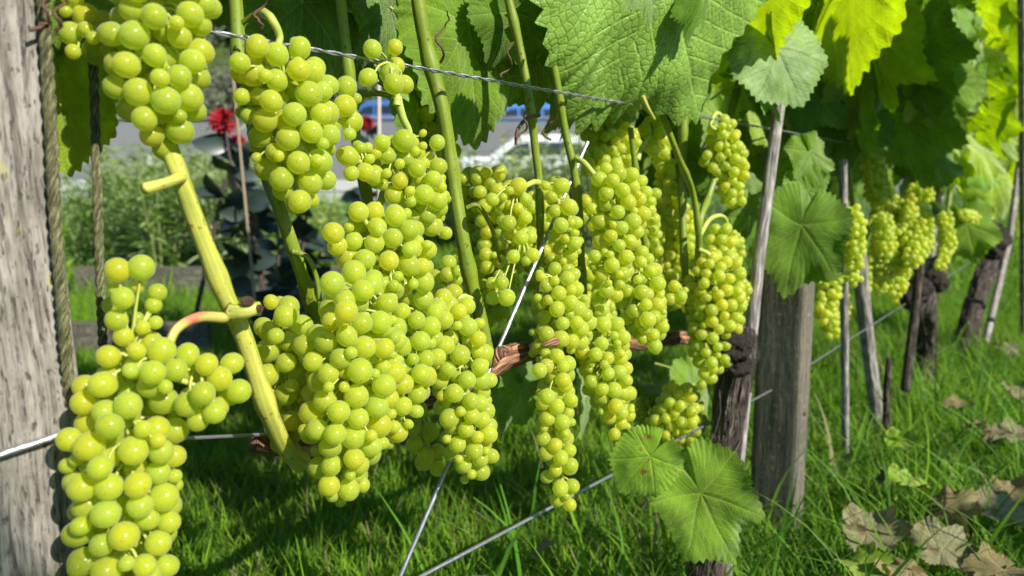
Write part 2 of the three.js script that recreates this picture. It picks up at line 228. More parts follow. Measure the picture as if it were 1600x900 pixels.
// ---------------------------------------------------------------- background: trees, cars, fence, garden
function leafCards(n, fn, seed, size) { // many small bent leaf faces
  const r = rng(seed), P = [], I = [];
  for (let i = 0; i < n; i++) { const [c, s0] = fn(r), s = s0 * size * rr(0.7, 1.3, r), a = V(rr(-1, 1, r), rr(-1, 1, r), rr(-1, 1, r)).normalize(), b = V(rr(-1, 1, r), rr(-0.6, 1, r), rr(-1, 1, r)).cross(a).normalize(), k = P.length / 3, nn = a.clone().cross(b).multiplyScalar(s * 0.2);
    for (const [u, v, w] of [[0, -1, 0], [0.45, 0, 1], [0, 1, 0], [-0.45, 0, 1]]) P.push(c.x + a.x * v * s + b.x * u * s + nn.x * w, c.y + a.y * v * s + b.y * u * s + nn.y * w, c.z + a.z * v * s + b.z * u * s + nn.z * w);
    I.push(k, k + 1, k + 2, k, k + 2, k + 3); }
  const g = new THREE.BufferGeometry(); g.setAttribute('position', new THREE.Float32BufferAttribute(P, 3)); g.setIndex(I); return toCreasedNormals(g, 0.5);
}
const foliage = [[0.10, 0.17, 0.06], [0.15, 0.20, 0.09], [0.20, 0.22, 0.13]].map((c) => mat({ name: 'shrub_foliage', color: C(...c), roughness: 0.9, transmission: 0.35, thickness: 0 }));
const crowns = [1, 2, 3].map((s) => { const q = rng(s * 9), L = []; for (let i = 0; i < 16; i++) L.push([V(rr(-0.75, 0.75, q), rr(0.25, 1.3, q), rr(-0.75, 0.75, q)), rr(0.28, 0.5, q)]); return leafCards(2600, (r) => { const [c, k] = L[Math.floor(r() * L.length)], d = V(rr(-1, 1, r), rr(-1, 1, r), rr(-1, 1, r)).normalize().multiplyScalar(k * Math.pow(r(), 0.35)); return [c.clone().add(d), 1]; }, s * 77, 0.085); });
const bushTrunk = tube([V(0, -0.2, 0), V(0.03, 0.4, 0.02), V(-0.04, 1.0, 0)], [0.09, 0.06, 0.02], { seg: 6, rad: 7 });
[[-30, -44, 2.6], [-25.5, -42, 2.2], [-21, -46, 3.2], [-34, -50, 4], [-26, -54, 4.2], [-18, -52, 3.6], [-16, -41, 1.9], [-12, -45, 3.4], [-8, -42, 2.4], [-4, -47, 4], [0, -43, 2.8], [4, -46, 3.4], [8, -42, 2.4], [-38, -43, 2.6], [-10, -56, 5], [13, -45, 3.6], [18, -43, 3], [-28, -64, 5], [-40, -60, 5]].forEach(([x, z, s], i) => {
  const b = thing('bush', i % 3 ? 'grey green bush on the slope beyond the upper road' : 'pale dry bush on the slope beyond the upper road', 'bush', V(x, groundH(x, z) - 0.1, z), i % 3 ? 'green bushes on the far slope' : 'pale bushes on the far slope');
  b.scale.setScalar(s); b.rotation.y = i * 1.7; mesh('crown', crowns[i % 3], foliage[i % 3 ? i % 2 : 2], b); mesh('trunk', bushTrunk, barkDark, b);
});
function car(label, pos, turn, color) {
  const t = thing('parked_car', label, 'car', pos); t.rotation.y = turn;
  const paint = mat({ name: 'car_paint', color: C(...color), roughness: 0.35, clearcoat: 1, clearcoatRoughness: 0.08 }), glass = mat({ name: 'car_glass', color: C(0.02, 0.025, 0.03), roughness: 0.08 }), dark = mat({ name: 'tyre_rubber', color: C(0.02, 0.02, 0.02), roughness: 0.8 }), rim = mat({ name: 'wheel_rim', color: C(0.5, 0.5, 0.52), metalness: 0.8, roughness: 0.35 });
  const prof = (pts) => { const s = new THREE.Shape(); s.moveTo(...pts[0]); s.splineThru(pts.slice(1).map((p) => new THREE.Vector2(...p))); s.closePath(); return s; };
  const ex = (s, w, b) => new THREE.ExtrudeGeometry(s, { depth: w - 2 * b, bevelEnabled: true, bevelSize: b, bevelThickness: b, bevelSegments: 3, curveSegments: 30 }).translate(0, 0, -(w / 2 - b));
  mesh('body', ex(prof([[-2.1, 0.28], [-2.14, 0.62], [-2.0, 0.86], [-1.2, 0.93], [1.9, 0.95], [2.1, 0.8], [2.12, 0.4], [2.05, 0.26]]), 1.72, 0.08), paint, t);
  const cab = mesh('cabin', ex(prof([[-1.2, 0.9], [-0.55, 1.38], [0.0, 1.46], [1.1, 1.42], [1.72, 1.0], [1.75, 0.9]]), 1.5, 0.1), paint, t);
  for (const s of [1, -1]) {
    for (const q of [[[-0.98, 0.97], [-0.52, 1.32], [-0.2, 1.36], [-0.2, 0.97]], [[-0.1, 0.97], [-0.1, 1.37], [0.72, 1.36], [0.72, 0.97]], [[0.82, 0.97], [0.82, 1.35], [1.1, 1.32], [1.5, 0.97]]]) { const sh = new THREE.Shape(q.map((p) => new THREE.Vector2(...p))); mesh('side_window', new THREE.ExtrudeGeometry(sh, { depth: 0.02, bevelEnabled: false }).translate(0, 0, s > 0 ? 0.742 : -0.762), glass, cab); }
    for (const x of [-1.3, 1.3]) { const w = mesh('wheel', new THREE.TorusGeometry(0.24, 0.085, 10, 24).translate(x, 0.32, s * 0.8), dark, t); mesh('rim', new THREE.CylinderGeometry(0.19, 0.19, 0.1, 16).rotateX(Math.PI / 2).translate(x, 0.32, s * 0.82), rim, w); }
    mesh('headlight', new RoundedBoxGeometry(0.12, 0.14, 0.34, 2, 0.03).translate(-2.08, 0.7, s * 0.6), mat({ name: 'headlight_glass', color: C(0.8, 0.8, 0.82), roughness: 0.15 }), t);
  }
  mesh('windscreen', new RoundedBoxGeometry(0.76, 0.015, 1.3, 1, 0.005).rotateZ(0.63).translate(-0.9, 1.15, 0), glass, t);
  return t;
}
{ const p = deep(835, 305, 20); car('white parked car with dark side windows behind the garden weeds', V(p.x, groundH(p.x, p.z), p.z), 0.06, [0.78, 0.78, 0.78]); }
{ const p = deep(600, 200, 30); car('blue parked car seen beside the thin red flowered plant', V(p.x, groundH(p.x, -30), -30), -0.1, [0.06, 0.16, 0.42]); }
{ const p = deep(815, 190, 31); car('blue parked car whose roof shows above the grey wall', V(p.x, groundH(p.x, -31), -31), 0.05, [0.07, 0.2, 0.5]); }
{ // pale low fence across the left background
  const f = thing('garden_fence', 'pale low board fence crossing the left background', 'fence', deep(150, 320, 14).setY(groundH(-7, -14)));
  const fm = [0.62, 0.5, 0.56].map((k) => mat({ name: 'pale_board', color: C(k, k * 0.98, k * 0.93), roughness: 0.85, bumpMap: rep(grainBump, 0.5, 1), bumpScale: 0.004 }));
  const b = new RoundedBoxGeometry(1.95, 0.2, 0.035, 1, 0.008), p = new RoundedBoxGeometry(0.09, 0.95, 0.09, 1, 0.01);
  for (let i = -2; i < 4; i++) { mesh('board', b, fm[(i + 2) % 3], f).position.set(i * 2, 0.36, 0); mesh('board', b, fm[1], f).position.set(i * 2, 0.13, 0); mesh('post', p, fm[0], f).position.set(i * 2 - 1, 0.43, -0.07); }
}
// garden plants behind the row
const weedMats = [[0.27, 0.46, 0.04], [0.42, 0.55, 0.06], [0.33, 0.44, 0.16]].map((c) => mat({ name: 'weed_foliage', color: C(...c), roughness: 0.85, transmission: 0.42, thickness: 0, clearcoat: 0.2, clearcoatRoughness: 0.4 }));
function weedGeo(seed, wide) {
  const r = rng(seed), P = [], I = [], stems = [];
  for (let s = 0; s < 13; s++) {
    const a = r() * 6.283, lean = rr(0.05, 0.5, r), h = rr(0.55, 1, r), top = V(Math.cos(a) * lean * h, h, Math.sin(a) * lean * h), base = V(Math.cos(a) * 0.06, 0, Math.sin(a) * 0.06), mid = base.clone().lerp(top, 0.5).add(V(0, 0.06, 0));
    stems.push(tube([base, mid, top], [0.007, 0.003], { seg: 5, rad: 5 }));
    for (let l = 0; l < 17; l++) { const k = 0.15 + 0.85 * l / 17, c = new THREE.QuadraticBezierCurve3(base, mid, top).getPoint(k), b = l * 2.4 + r(), L = rr(0.13, 0.24, r) * (1.1 - 0.55 * k), w = L * wide, d = V(Math.cos(b), rr(-0.25, 0.75, r), Math.sin(b)).normalize(), sd = d.clone().cross(V(0, 1, 0)).normalize(), n = sd.clone().cross(d), q = P.length / 3;
      for (const [u, v, z] of [[0, 0, 0], [0.5, 0.35, 0.03], [0.42, 0.7, 0], [0, 1, -0.12], [-0.42, 0.7, 0], [-0.5, 0.35, 0.03], [0, 0.5, -0.02]]) P.push(c.x + d.x * v * L + sd.x * u * w + n.x * z * L, c.y + d.y * v * L + sd.y * u * w + n.y * z * L, c.z + d.z * v * L + sd.z * u * w + n.z * z * L);
      for (let m = 0; m < 6; m++) I.push(q + 6, q + m, q + (m + 1) % 6); }
  }
  const g = new THREE.BufferGeometry(); g.setAttribute('position', new THREE.Float32BufferAttribute(P, 3)); g.setIndex(I); g.computeVertexNormals(); return [g, mergeGeometries(stems)];
}
const weeds = [weedGeo(5, 0.2), weedGeo(8, 0.34), weedGeo(13, 0.15)], weedNames = ['slender leaved green plant in the bed behind the vines', 'broad leaved light green plant in the bed behind the vines', 'grey green feathery plant in the bed behind the vines'];
const stemMat = mat({ name: 'weed_stem', color: C(0.2, 0.26, 0.08), roughness: 0.7 });
{ const r = rng(91), spots = []; for (let i = 0; i < 44; i++) spots.push([rr(130, 460, r), rr(4.0, 6.6, r), rr(0.55, 0.9, r), i % 2 ? 0 : 2]);
  for (let i = 0; i < 30; i++) spots.push([rr(690, 960, r), rr(5.0, 8.5, r), rr(0.8, 1.08, r), i % 3 ? 2 : 1]);
  for (let i = 0; i < 12; i++) spots.push([rr(200, 370, r), rr(5.6, 7.5, r), rr(0.72, 0.98, r), 1]);
  for (let i = 0; i < 12; i++) spots.push([rr(380, 620, r), rr(4.2, 6, r), rr(0.4, 0.6, r), i % 3]);
  for (const [px, f, s, k] of spots) { const p = deep(px, 330, f), o = thing('garden_plant', weedNames[k], 'plant', V(p.x, groundH(p.x, p.z) - 0.01, p.z), ['slender green garden plants', 'broad leaved garden plants', 'grey green garden plants'][k]); o.scale.setScalar(s); o.rotation.y = r() * 6.28; mesh('foliage', weeds[k][0], weedMats[k], o); mesh('stem', weeds[k][1], stemMat, o); } }
function bedBoard(label, a, b, z, h) { const A = deep(...a, z), B = deep(...b, z), c = A.clone().lerp(B, 0.5); const o = mesh('bed_board', new RoundedBoxGeometry(A.distanceTo(B), h, 0.035, 2, 0.006), boardMat); o.position.set(c.x, groundH(c.x, c.z) + h / 2 - 0.01, c.z); o.rotation.y = Math.atan2(-(B.z - A.z), B.x - A.x); tag(o, label, 'board'); }
bedBoard('grey edging board of the far garden bed, below the slender plants', [120, 440], [620, 440], 3.6, 0.14);
bedBoard('dark edging board low behind the left rope', [30, 560], [330, 560], 2.15, 0.12);

// dark leaved dahlias with red flowers
const petalMat = mat({ name: 'red_petal', color: C(0.42, 0.008, 0.02), roughness: 0.6, transmission: 0.3, thickness: 0 }), darkLeaf = mat({ name: 'dark_dahlia_leaf', color: C(0.035, 0.06, 0.045), roughness: 0.45, clearcoat: 0.4, clearcoatRoughness: 0.35, transmission: 0.1 }), dStem = mat({ name: 'dark_dahlia_stem', color: C(0.07, 0.045, 0.04), roughness: 0.6 });
function petalGeo() { const P = [], I = []; for (let i = 0; i <= 5; i++) { const k = i / 5, w = Math.sin(Math.PI * Math.pow(k, 0.75)) * 0.24 + 0.03, z = 0.25 * Math.sin(k * 2.2); P.push(-w, k, z + w * 0.5, 0, k, z, w, k, z + w * 0.5); } for (let i = 0; i < 5; i++) for (let j = 0; j < 2; j++) { const a = i * 3 + j; I.push(a, a + 1, a + 3, a + 1, a + 4, a + 3); } const g = new THREE.BufferGeometry(); g.setAttribute('position', new THREE.Float32BufferAttribute(P, 3)); g.setIndex(I); g.computeVertexNormals(); return g; }
const petal = petalGeo();
function dahliaFlower(parent, at, size, r) { const f = new THREE.Group(); f.name = 'flower'; f.position.copy(at); parent.add(f); for (let k = 0; k < 6; k++) for (let i = 0; i < 14 - k; i++) { const m = mesh('petal', petal, petalMat, f); m.scale.setScalar(size * (1 - k * 0.1)); m.rotation.set(0, 0, 0); m.quaternion.setFromEuler(new THREE.Euler(1.7 - k * 0.3 + rr(-0.12, 0.12, r), (i + k * 0.5) / (14 - k) * 6.283, 0, 'YXZ')); } f.lookAt(eye.clone().add(V(0.6, 0.6, 0))); f.rotateX(1.45); }
function smallLeafGeo() { const P = [], I = []; const n = 8; for (let i = 0; i <= n; i++) { const k = i / n, w = 0.3 * Math.pow(Math.sin(Math.PI * Math.min(1, k * 0.95 + 0.03)), 0.8); P.push(-w, k, 0.10 * w * 3 - 0.25 * k * k, 0, k, -0.25 * k * k, w, k, 0.1 * w * 3 - 0.25 * k * k); } for (let i = 0; i < n; i++) for (let j = 0; j < 2; j++) { const a = i * 3 + j; I.push(a, a + 1, a + 3, a + 1, a + 4, a + 3); } const g = new THREE.BufferGeometry(); g.setAttribute('position', new THREE.Float32BufferAttribute(P, 3)); g.setIndex(I); g.computeVertexNormals(); return g; }
const smallLeaf = smallLeafGeo();
function dahlia(label, z, stems, seed) {
  const r = rng(seed), b = deep(stems[0][stems[0].length - 1][0], 400, z), t = thing('dahlia', label, 'flowering plant', V(b.x, groundH(b.x, b.z), b.z));
  for (const s of stems) {
    const pts = s.map(([x, y, dz = 0]) => deep(x, y, z + dz).sub(t.position)), c = new THREE.CatmullRomCurve3([...pts].reverse().length > 2 ? [...pts].reverse() : [...pts].reverse());
    mesh('stem', tube([...pts].reverse(), [0.007, 0.004], { seg: 16, rad: 6 }), dStem, t);
    for (let i = 0; i < 18; i++) { const k = rr(0.25, 0.97, r), p = c.getPoint(k), l = mesh('leaf', smallLeaf, darkLeaf, t), a = r() * 6.28; l.position.copy(p); l.scale.setScalar(rr(0.06, 0.125, r)); l.quaternion.setFromUnitVectors(V(0, 1, 0), V(Math.cos(a), rr(-0.35, 0.5, r), Math.sin(a)).normalize()); l.rotateY(rr(-0.8, 0.8, r)); }
    if (s.flower) dahliaFlower(t, pts[0], s.flower, r);
  }
  return t;
}
const st = (flower, ...p) => Object.assign(p, { flower });
dahlia('dark leaved dahlia with crimson flowers between the two left clusters', 2.3, [st(0.046, [350, 188], [362, 260], [395, 360], [415, 480], [415, 560]), st(0.032, [372, 222, 0.1], [378, 300], [405, 420], [415, 560]), st(0, [425, 300, 0.1], [435, 380], [430, 470], [420, 560]), st(0, [340, 290, -0.1], [370, 340], [405, 430], [415, 560]), st(0, [480, 330, 0.2], [470, 400], [440, 480], [420, 560]), st(0, [510, 380, 0.1], [480, 430], [445, 500], [420, 560])], 6);
dahlia('small dahlia with two red blooms below the blue car', 4.2, [st(0.05, [572, 192], [578, 260], [585, 400], [585, 440]), st(0.045, [592, 238, 0.2], [590, 300], [588, 400], [585, 440]), st(0, [560, 300], [570, 360], [585, 440])], 7);
mesh('garden_cane', tube([deep(398, 470, 2.2), deep(362, 100, 2.25)], [0.0045, 0.004], { seg: 8, rad: 7, curve: false }), mat({ name: 'bamboo', color: C(0.30, 0.22, 0.14), roughness: 0.6 })).userData = { label: 'thin bamboo cane standing beside the crimson dahlia', category: 'cane' };
mesh('garden_cane', tube([deep(593, 440, 4.1), deep(592, 120, 4.15)], [0.01, 0.009], { seg: 8, rad: 7, curve: false }), mat({ name: 'pale_cane', color: C(0.62, 0.5, 0.42), roughness: 0.6 })).userData = { label: 'pale upright cane in front of the blue car', category: 'cane' };
mesh('garden_cane', tube([deep(300, 520, 2.6), deep(352, 280, 2.6)], [0.009, 0.007], { seg: 8, rad: 7, curve: false }), dStem).userData = { label: 'dark leaning cane left of the dahlia stems', category: 'cane' };

// ---------------------------------------------------------------- vine leaves
function leafShape(seed, { na = 210, nr = 8, fold = 0.12, bend = 0.25, wave = 0.06, curl = 0.1, deepness = 1.3 } = {}) {
  const r = rng(seed), ctrl = [[0, 1], [24, 1 - 0.17 * deepness], [50, 0.95], [78, 0.95 - 0.19 * deepness], [106, 0.80], [138, 0.70], [163, 0.60], [176, 0.30], [179, 0.06]];
  const jl = ctrl.map(() => rr(-0.05, 0.05, r)), jr = ctrl.map(() => rr(-0.05, 0.05, r)), tl = [], tr = []; for (let i = 0; i < 60; i++) { tl.push(rr(0.4, 1, r)); tr.push(rr(0.4, 1, r)); }
  const edge = (a) => { const left = a < 0, d = Math.abs(a) * 180 / Math.PI, j = left ? jl : jr, T = left ? tl : tr; let i = 0; while (i < ctrl.length - 2 && d > ctrl[i + 1][0]) i++; const k = clamp((d - ctrl[i][0]) / (ctrl[i + 1][0] - ctrl[i][0]), 0, 1), s = k * k * (3 - 2 * k), b = lerp(ctrl[i][1] + (i ? j[i] : 0), ctrl[i + 1][1] + j[i + 1], s);
    const q = d / 8.2 + 0.5, n = Math.floor(q), f = q - n, lobe = Math.max(Math.exp(-Math.pow(d / 9, 2)), Math.exp(-Math.pow((d - 50) / 8, 2)), 0.6 * Math.exp(-Math.pow((d - 106) / 8, 2)));
    const tooth = f < 0.56 ? f / 0.56 : 1 - (f - 0.56) / 0.44; return b * (1 + (d > 168 ? 0 : (tooth - 0.5) * 0.11 * T[n % 60]) + lobe * 0.05); };
  const P = [], U = [], I = [], ph = r() * 6.28, ph2 = r() * 6.28, lim = 179.3 * Math.PI / 180;
  for (let i = 0; i <= na; i++) { const a = -lim + 2 * lim * i / na, e = edge(a);
    for (let k = 0; k <= nr; k++) { const q = Math.pow(k / nr, 0.85), x = e * q * Math.sin(a), y = e * q * Math.cos(a), [d1] = leafNet(x, y);
      let z = -fold * (Math.sqrt(x * x + 0.01) - 0.1) - bend * y * Math.abs(y) * (y > 0 ? 1 : 0.5) + wave * q * q * q * Math.sin(a * 3.5 + ph) + wave * 0.5 * Math.pow(q, 5) * Math.sin(a * 9 + ph2) + 0.07 * q * noise(x * 3.1, y * 3.1, seed * 3.3) - curl * Math.pow(q, 4) * (0.5 + 0.5 * Math.sin(a * 2 + ph2)) - 0.014 * Math.exp(-Math.pow(d1 / 0.035, 2)) + 0.05 * noise(x * 2.5 + seed, y * 2.5);
      P.push(x, y, z); U.push((x + 1.1) / 2.2, (y + 1.1) / 2.2); } }
  for (let i = 0; i < na; i++) for (let k = 0; k < nr; k++) { const a = i * (nr + 1) + k, b = a + nr + 1; if (k) I.push(a, b, a + 1); I.push(b, b + 1, a + 1); }
  const g = new THREE.BufferGeometry(); g.setAttribute('position', new THREE.Float32BufferAttribute(P, 3)); g.setAttribute('uv', new THREE.Float32BufferAttribute(U, 2)); g.setIndex(I); g.computeVertexNormals(); return g;
}
const LG = [leafShape(1), leafShape(2, { fold: 0.3, bend: 0.1 }), leafShape(3, { fold: -0.15, bend: 0.4, wave: 0.09 }), leafShape(4, { bend: 0.6, curl: 0.25 }), leafShape(5, { fold: 0.05, bend: 0.05, wave: 0.1 }), leafShape(6, { fold: 0.5, bend: 0.2, wave: 0.05 })];
const LGhero = leafShape(7, { na: 340, nr: 26, fold: 0.06, bend: 0.16, wave: 0.05, curl: 0.14, deepness: 0.75 }), LGround = leafShape(8, { na: 240, nr: 16, fold: 0.05, bend: 0.12, wave: 0.05, deepness: 0.5 }), LGlobed = leafShape(10, { na: 240, nr: 16, fold: -0.12, bend: 0.1, wave: 0.06, deepness: 1.15 });
const LGdry = [leafShape(21, { fold: -0.2, bend: -0.15, wave: 0.13, curl: -0.2 }), leafShape(22, { fold: -0.12, bend: 0.25, wave: 0.12, curl: -0.2 }), leafShape(23, { fold: 0.2, bend: -0.2, wave: 0.18, curl: 0.2 })];
const petiole = tube([V(0, 0, 0), V(0, -0.12, -0.1), V(0.05, -0.35, -0.32), V(0.1, -0.5, -0.62)], [0.02, 0.018, 0.02, 0.026], { seg: 10, rad: 6 });
const petMat = mat({ name: 'leaf_stalk', color: C(0.38, 0.42, 0.10), roughness: 0.6 });
// a leaf from its stalk joint to its tip, its upper face towards n
function leaf(parent, base, tip, n, g, m, stalk = true, wide = 1) {
  const y = tip.clone().sub(base), L = y.length(); y.normalize(); const x = y.clone().cross(n).normalize(), z = x.clone().cross(y);
  const o = mesh('leaf', g, m, parent); o.position.copy(base).sub(parent.position); o.quaternion.setFromRotationMatrix(new THREE.Matrix4().makeBasis(x, y, z)); o.scale.set(L * wide, L, L);
  if (stalk) mesh('petiole', petiole, petMat, o);
  return o;
}
const cam = (p) => eye.clone().sub(p).normalize();

// ---------------------------------------------------------------- the vines
const vine = thing('grapevine', 'nearest grapevine with knobbly trunk beside the square post and shoots behind the large clusters', 'grapevine', row(0.71, 0, -0.03));
const put = (name, g, m, o = vine) => mesh(name, local(g, o), m, o);
const barkBumps = (s, k = 1) => (u, a, len) => k * (0.22 * fbm(Math.cos(a) * 1.6 + s, Math.sin(a) * 1.6, len * 22) + 0.16 * Math.sin(a * 7 + 3 * fbm(len * 14, s)) * 0.5 + 0.14 * fbm(Math.cos(a) * 5 + s, Math.sin(a) * 5, len * 60));
{ // trunk with knotty head
  const T = [[1158, 512], [1150, 560], [1142, 640], [1126, 760], [1106, 880], [1092, 985]].map(([x, y]) => on(x, y, 0.012)); T[5].y = -0.03;
  put('trunk', tube(T, [0.016, 0.0215, 0.019, 0.019, 0.0195, 0.023], { seg: 90, rad: 26, bump: barkBumps(3, 1.1) }), barkDark);
  for (const [x, y, r] of [[1148, 540, 0.02], [1166, 552, 0.016], [1150, 570, 0.017], [1170, 530, 0.011], [1140, 528, 0.012]]) { const c = on(x, y, 0.018), g = new THREE.IcosahedronGeometry(r, 12), p = g.attributes.position; for (let i = 0; i < p.count; i++) { const v = V().fromBufferAttribute(p, i), k = 1 + 0.45 * fbm(v.x * 90, v.y * 90, v.z * 90 + x); p.setXYZ(i, v.x * k, v.y * k, v.z * k); } g.computeVertexNormals(); g.translate(c.x, c.y, c.z); put('knot', g, barkDark); }
  // bark strips on the trunk
  const r = rng(8); for (let i = 0; i < 14; i++) { const x0 = 1150 - i * 1.2 + rr(-16, 16, r), y0 = rr(590, 780, r), l = rr(50, 130, r), k = (y0 - 560) * 0.13; put('bark_strip', tube([on(x0 - k, y0, 0.031), on(x0 - k - l * 0.06 + rr(-4, 4, r), y0 + l * 0.5, 0.033), on(x0 - k - l * 0.14, y0 + l, 0.03)], [0.0005, 0.0018, 0.0008], { seg: 10, rad: 5 }), barkDark); }
}
{ // the fruiting cane tied along the lowest wire
  const K = [[1150, 560, -0.0], [1085, 530, -0.06], [1000, 535, -0.07], [915, 540, -0.05], [860, 545, -0.03], [800, 556, -0.03], [760, 582, -0.03], [690, 620, -0.04], [600, 640, -0.05], [520, 690, -0.045], [462, 700, -0.03], [396, 692, -0.03]].map((q) => on(...q));
  put('cane', tube(K, [0.011, 0.0085, 0.008, 0.008, 0.0085, 0.0085, 0.008, 0.0075, 0.007, 0.0065, 0.006, 0.0055], { seg: 110, rad: 14, bump: (u, a, len) => 0.16 * fbm(Math.cos(a) * 2, Math.sin(a) * 2, len * 30) + 0.25 * Math.exp(-Math.pow(((len * 14) % 1 - 0.5) * 7, 2)) }), barkCane);
  put('bark_strip', tube([on(770, 575, 0.008), on(782, 550, 0.012), on(800, 545, 0.01)], [0.001, 0.005, 0.001], { seg: 8, rad: 6 }), barkCane);
  put('bark_strip', tube([on(845, 540, 0.008), on(868, 534, 0.012), on(886, 532, 0.01)], [0.001, 0.004, 0.001], { seg: 8, rad: 6 }), barkCane);
}
function shoot(pts, w0, w1, m = shootGreen, nodes = 9, o = vine) { // w: widths in the photograph's points
  const P = pts.map((q) => on(...q)), d0 = depthOf(P[0]), d1 = depthOf(P[P.length - 1]);
  return put('shoot', tube(P, [w0 * 0.375 * d0 / F, w1 * 0.375 * d1 / F], { seg: 60, rad: 14, bump: (u, a, len) => { const k = len / 0.075 + w0 * 0.37, f = k - Math.round(k); return 0.24 * Math.exp(-Math.pow(f * 9, 2)) + 0.03 * Math.sin(a * 6 + u * 3) + 0.05 * fbm(len * 40, Math.cos(a) * 2, Math.sin(a) * 2); } }), m, o);
}
// big yellow green shoot at the front left, with its cut stubs
shoot([[246, 160, -0.03], [256, 215, -0.01], [276, 262, 0.015], [300, 330, 0.015], [352, 462, 0.015], [378, 520, 0.012], [418, 640, 0.008], [446, 700, -0.006], [470, 722, -0.02]], 31, 36, shootYellow);
put('shoot_stub', tube([on(283, 276, 0.02), on(262, 285, 0.03), on(226, 295, 0.034)], [0.0030, 0.0024, 0.0026], { seg: 12, rad: 10 }), shootYellow);
put('shoot_stub', tube([on(362, 488, 0.02), on(385, 486, 0.028), on(407, 480, 0.03)], [0.0050, 0.0036, 0.0028], { seg: 12, rad: 10, bump: (u, a) => 0.12 * fbm(u * 9, a) }), shootYellow);
{ const g = new THREE.IcosahedronGeometry(0.0026, 4), p = g.attributes.position; for (let i = 0; i < p.count; i++) { const v = V().fromBufferAttribute(p, i), k = 1 + 0.5 * fbm(v.x * 300, v.y * 300, v.z * 300); p.setXYZ(i, v.x * k * 1.3, v.y * k, v.z * k); } g.computeVertexNormals(); const c = on(386, 471, 0.03); put('bud', g.translate(c.x, c.y, c.z), barkCane); const d = on(405, 482, 0.032), h = new THREE.IcosahedronGeometry(0.0021, 3); put('bud', h.translate(d.x, d.y, d.z), barkCane); }
shoot([[358, -60, -0.03], [368, 0, -0.03], [376, 110, -0.03], [405, 230, -0.03], [438, 330, -0.02], [462, 400, -0.02], [484, 470, -0.03], [500, 560, -0.04], [520, 690, -0.045]], 28, 26);
shoot([[456, 392, -0.015], [480, 402, -0.01], [494, 432, -0.01], [500, 470, -0.01]], 11, 10);
shoot([[528, -60, -0.03], [535, 30, -0.03], [546, 120, -0.03], [556, 215, -0.03], [572, 300, -0.035], [600, 450, -0.04], [620, 640, -0.05]], 22, 20);
shoot([[648, -60, -0.03], [656, 20, -0.03], [670, 90, -0.03], [692, 175, -0.025], [706, 270, -0.025], [722, 370, -0.02], [736, 440, -0.02], [752, 505, -0.02], [764, 570, -0.02]], 30, 28);
shoot([[790, -20, -0.03], [812, 75, -0.025], [828, 160, -0.02], [836, 230, -0.02], [842, 285, -0.02], [845, 420, -0.03], [850, 545, -0.02]], 18, 15);
shoot([[858, 60, -0.02], [870, 130, -0.02], [882, 200, -0.02], [896, 262, -0.015], [905, 330, -0.015], [908, 400, -0.015], [912, 480, -0.015], [905, 545, -0.02]], 17, 15);
shoot([[1015, 130, 0.0], [1035, 180, 0.0], [1060, 245, 0.0], [1082, 300, -0.01], [1092, 370, -0.01], [1090, 440, -0.02], [1085, 520, -0.03]], 12, 14);
shoot([[1176, 60, -0.02], [1160, 110, -0.02], [1142, 180, -0.02], [1122, 260, -0.02], [1106, 310, -0.02], [1094, 345, -0.015], [1090, 440, -0.03]], 16, 12);
shoot([[1068, 170, -0.06], [1066, 300, -0.06], [1070, 420, -0.05], [1080, 520, -0.04]], 18, 14);
shoot([[985, 200, -0.03], [990, 240, -0.03], [996, 290, -0.03], [1002, 350, -0.03], [1010, 400, -0.03], [1005, 530, -0.03]], 12, 12);
shoot([[1004, 150, 0.01], [1012, 168, 0.012], [1022, 186, 0.01]], 8, 7, shootYellow);
// side shoots and bare stalks
shoot([[590, 145, -0.02], [566, 150, -0.03], [553, 180, -0.03]], 12, 12); shoot([[585, 145, -0.02], [610, 150, -0.01], [620, 165, 0.0]], 12, 9);
shoot([[728, 325, -0.025], [744, 320, -0.02], [766, 352, -0.02], [782, 410, -0.02]], 10, 7);
shoot([[372, 40, -0.03], [395, 25, -0.02], [410, 22, -0.01]], 12, 12);
{ const r = rng(15); // dry tendrils
  for (const [x, y, s] of [[690, 62, 1], [862, 190, 1], [795, 95, 0.8], [820, 195, 0.7], [408, 18, 0.6], [72, 22, 0.5], [92, 26, 0.5]]) { const p = []; const c = on(x, y, 0.005); for (let i = 0; i < 16; i++) { const a = i * 0.55 + x; p.push(c.clone().add(V(Math.cos(a) * 0.004 * (1 - i / 22), -0.012 + i * 0.0018, Math.sin(a) * 0.004).multiplyScalar(s * 1.2)).addScaledVector(DIR, (i / 16 - 0.5) * 0.012 * s * rr(0.6, 1.4, r))); } put('tendril', tube(p, [0.0009, 0.0005], { seg: 50, rad: 6 }), tendrilMat); }
  put('tendril', tube([on(842, 180, -0.01), on(822, 186, 0.0), on(808, 205, 0.0), on(806, 226, 0.0)], [0.0018, 0.0014, 0.0012], { seg: 16, rad: 7 }), tendrilMat);
}
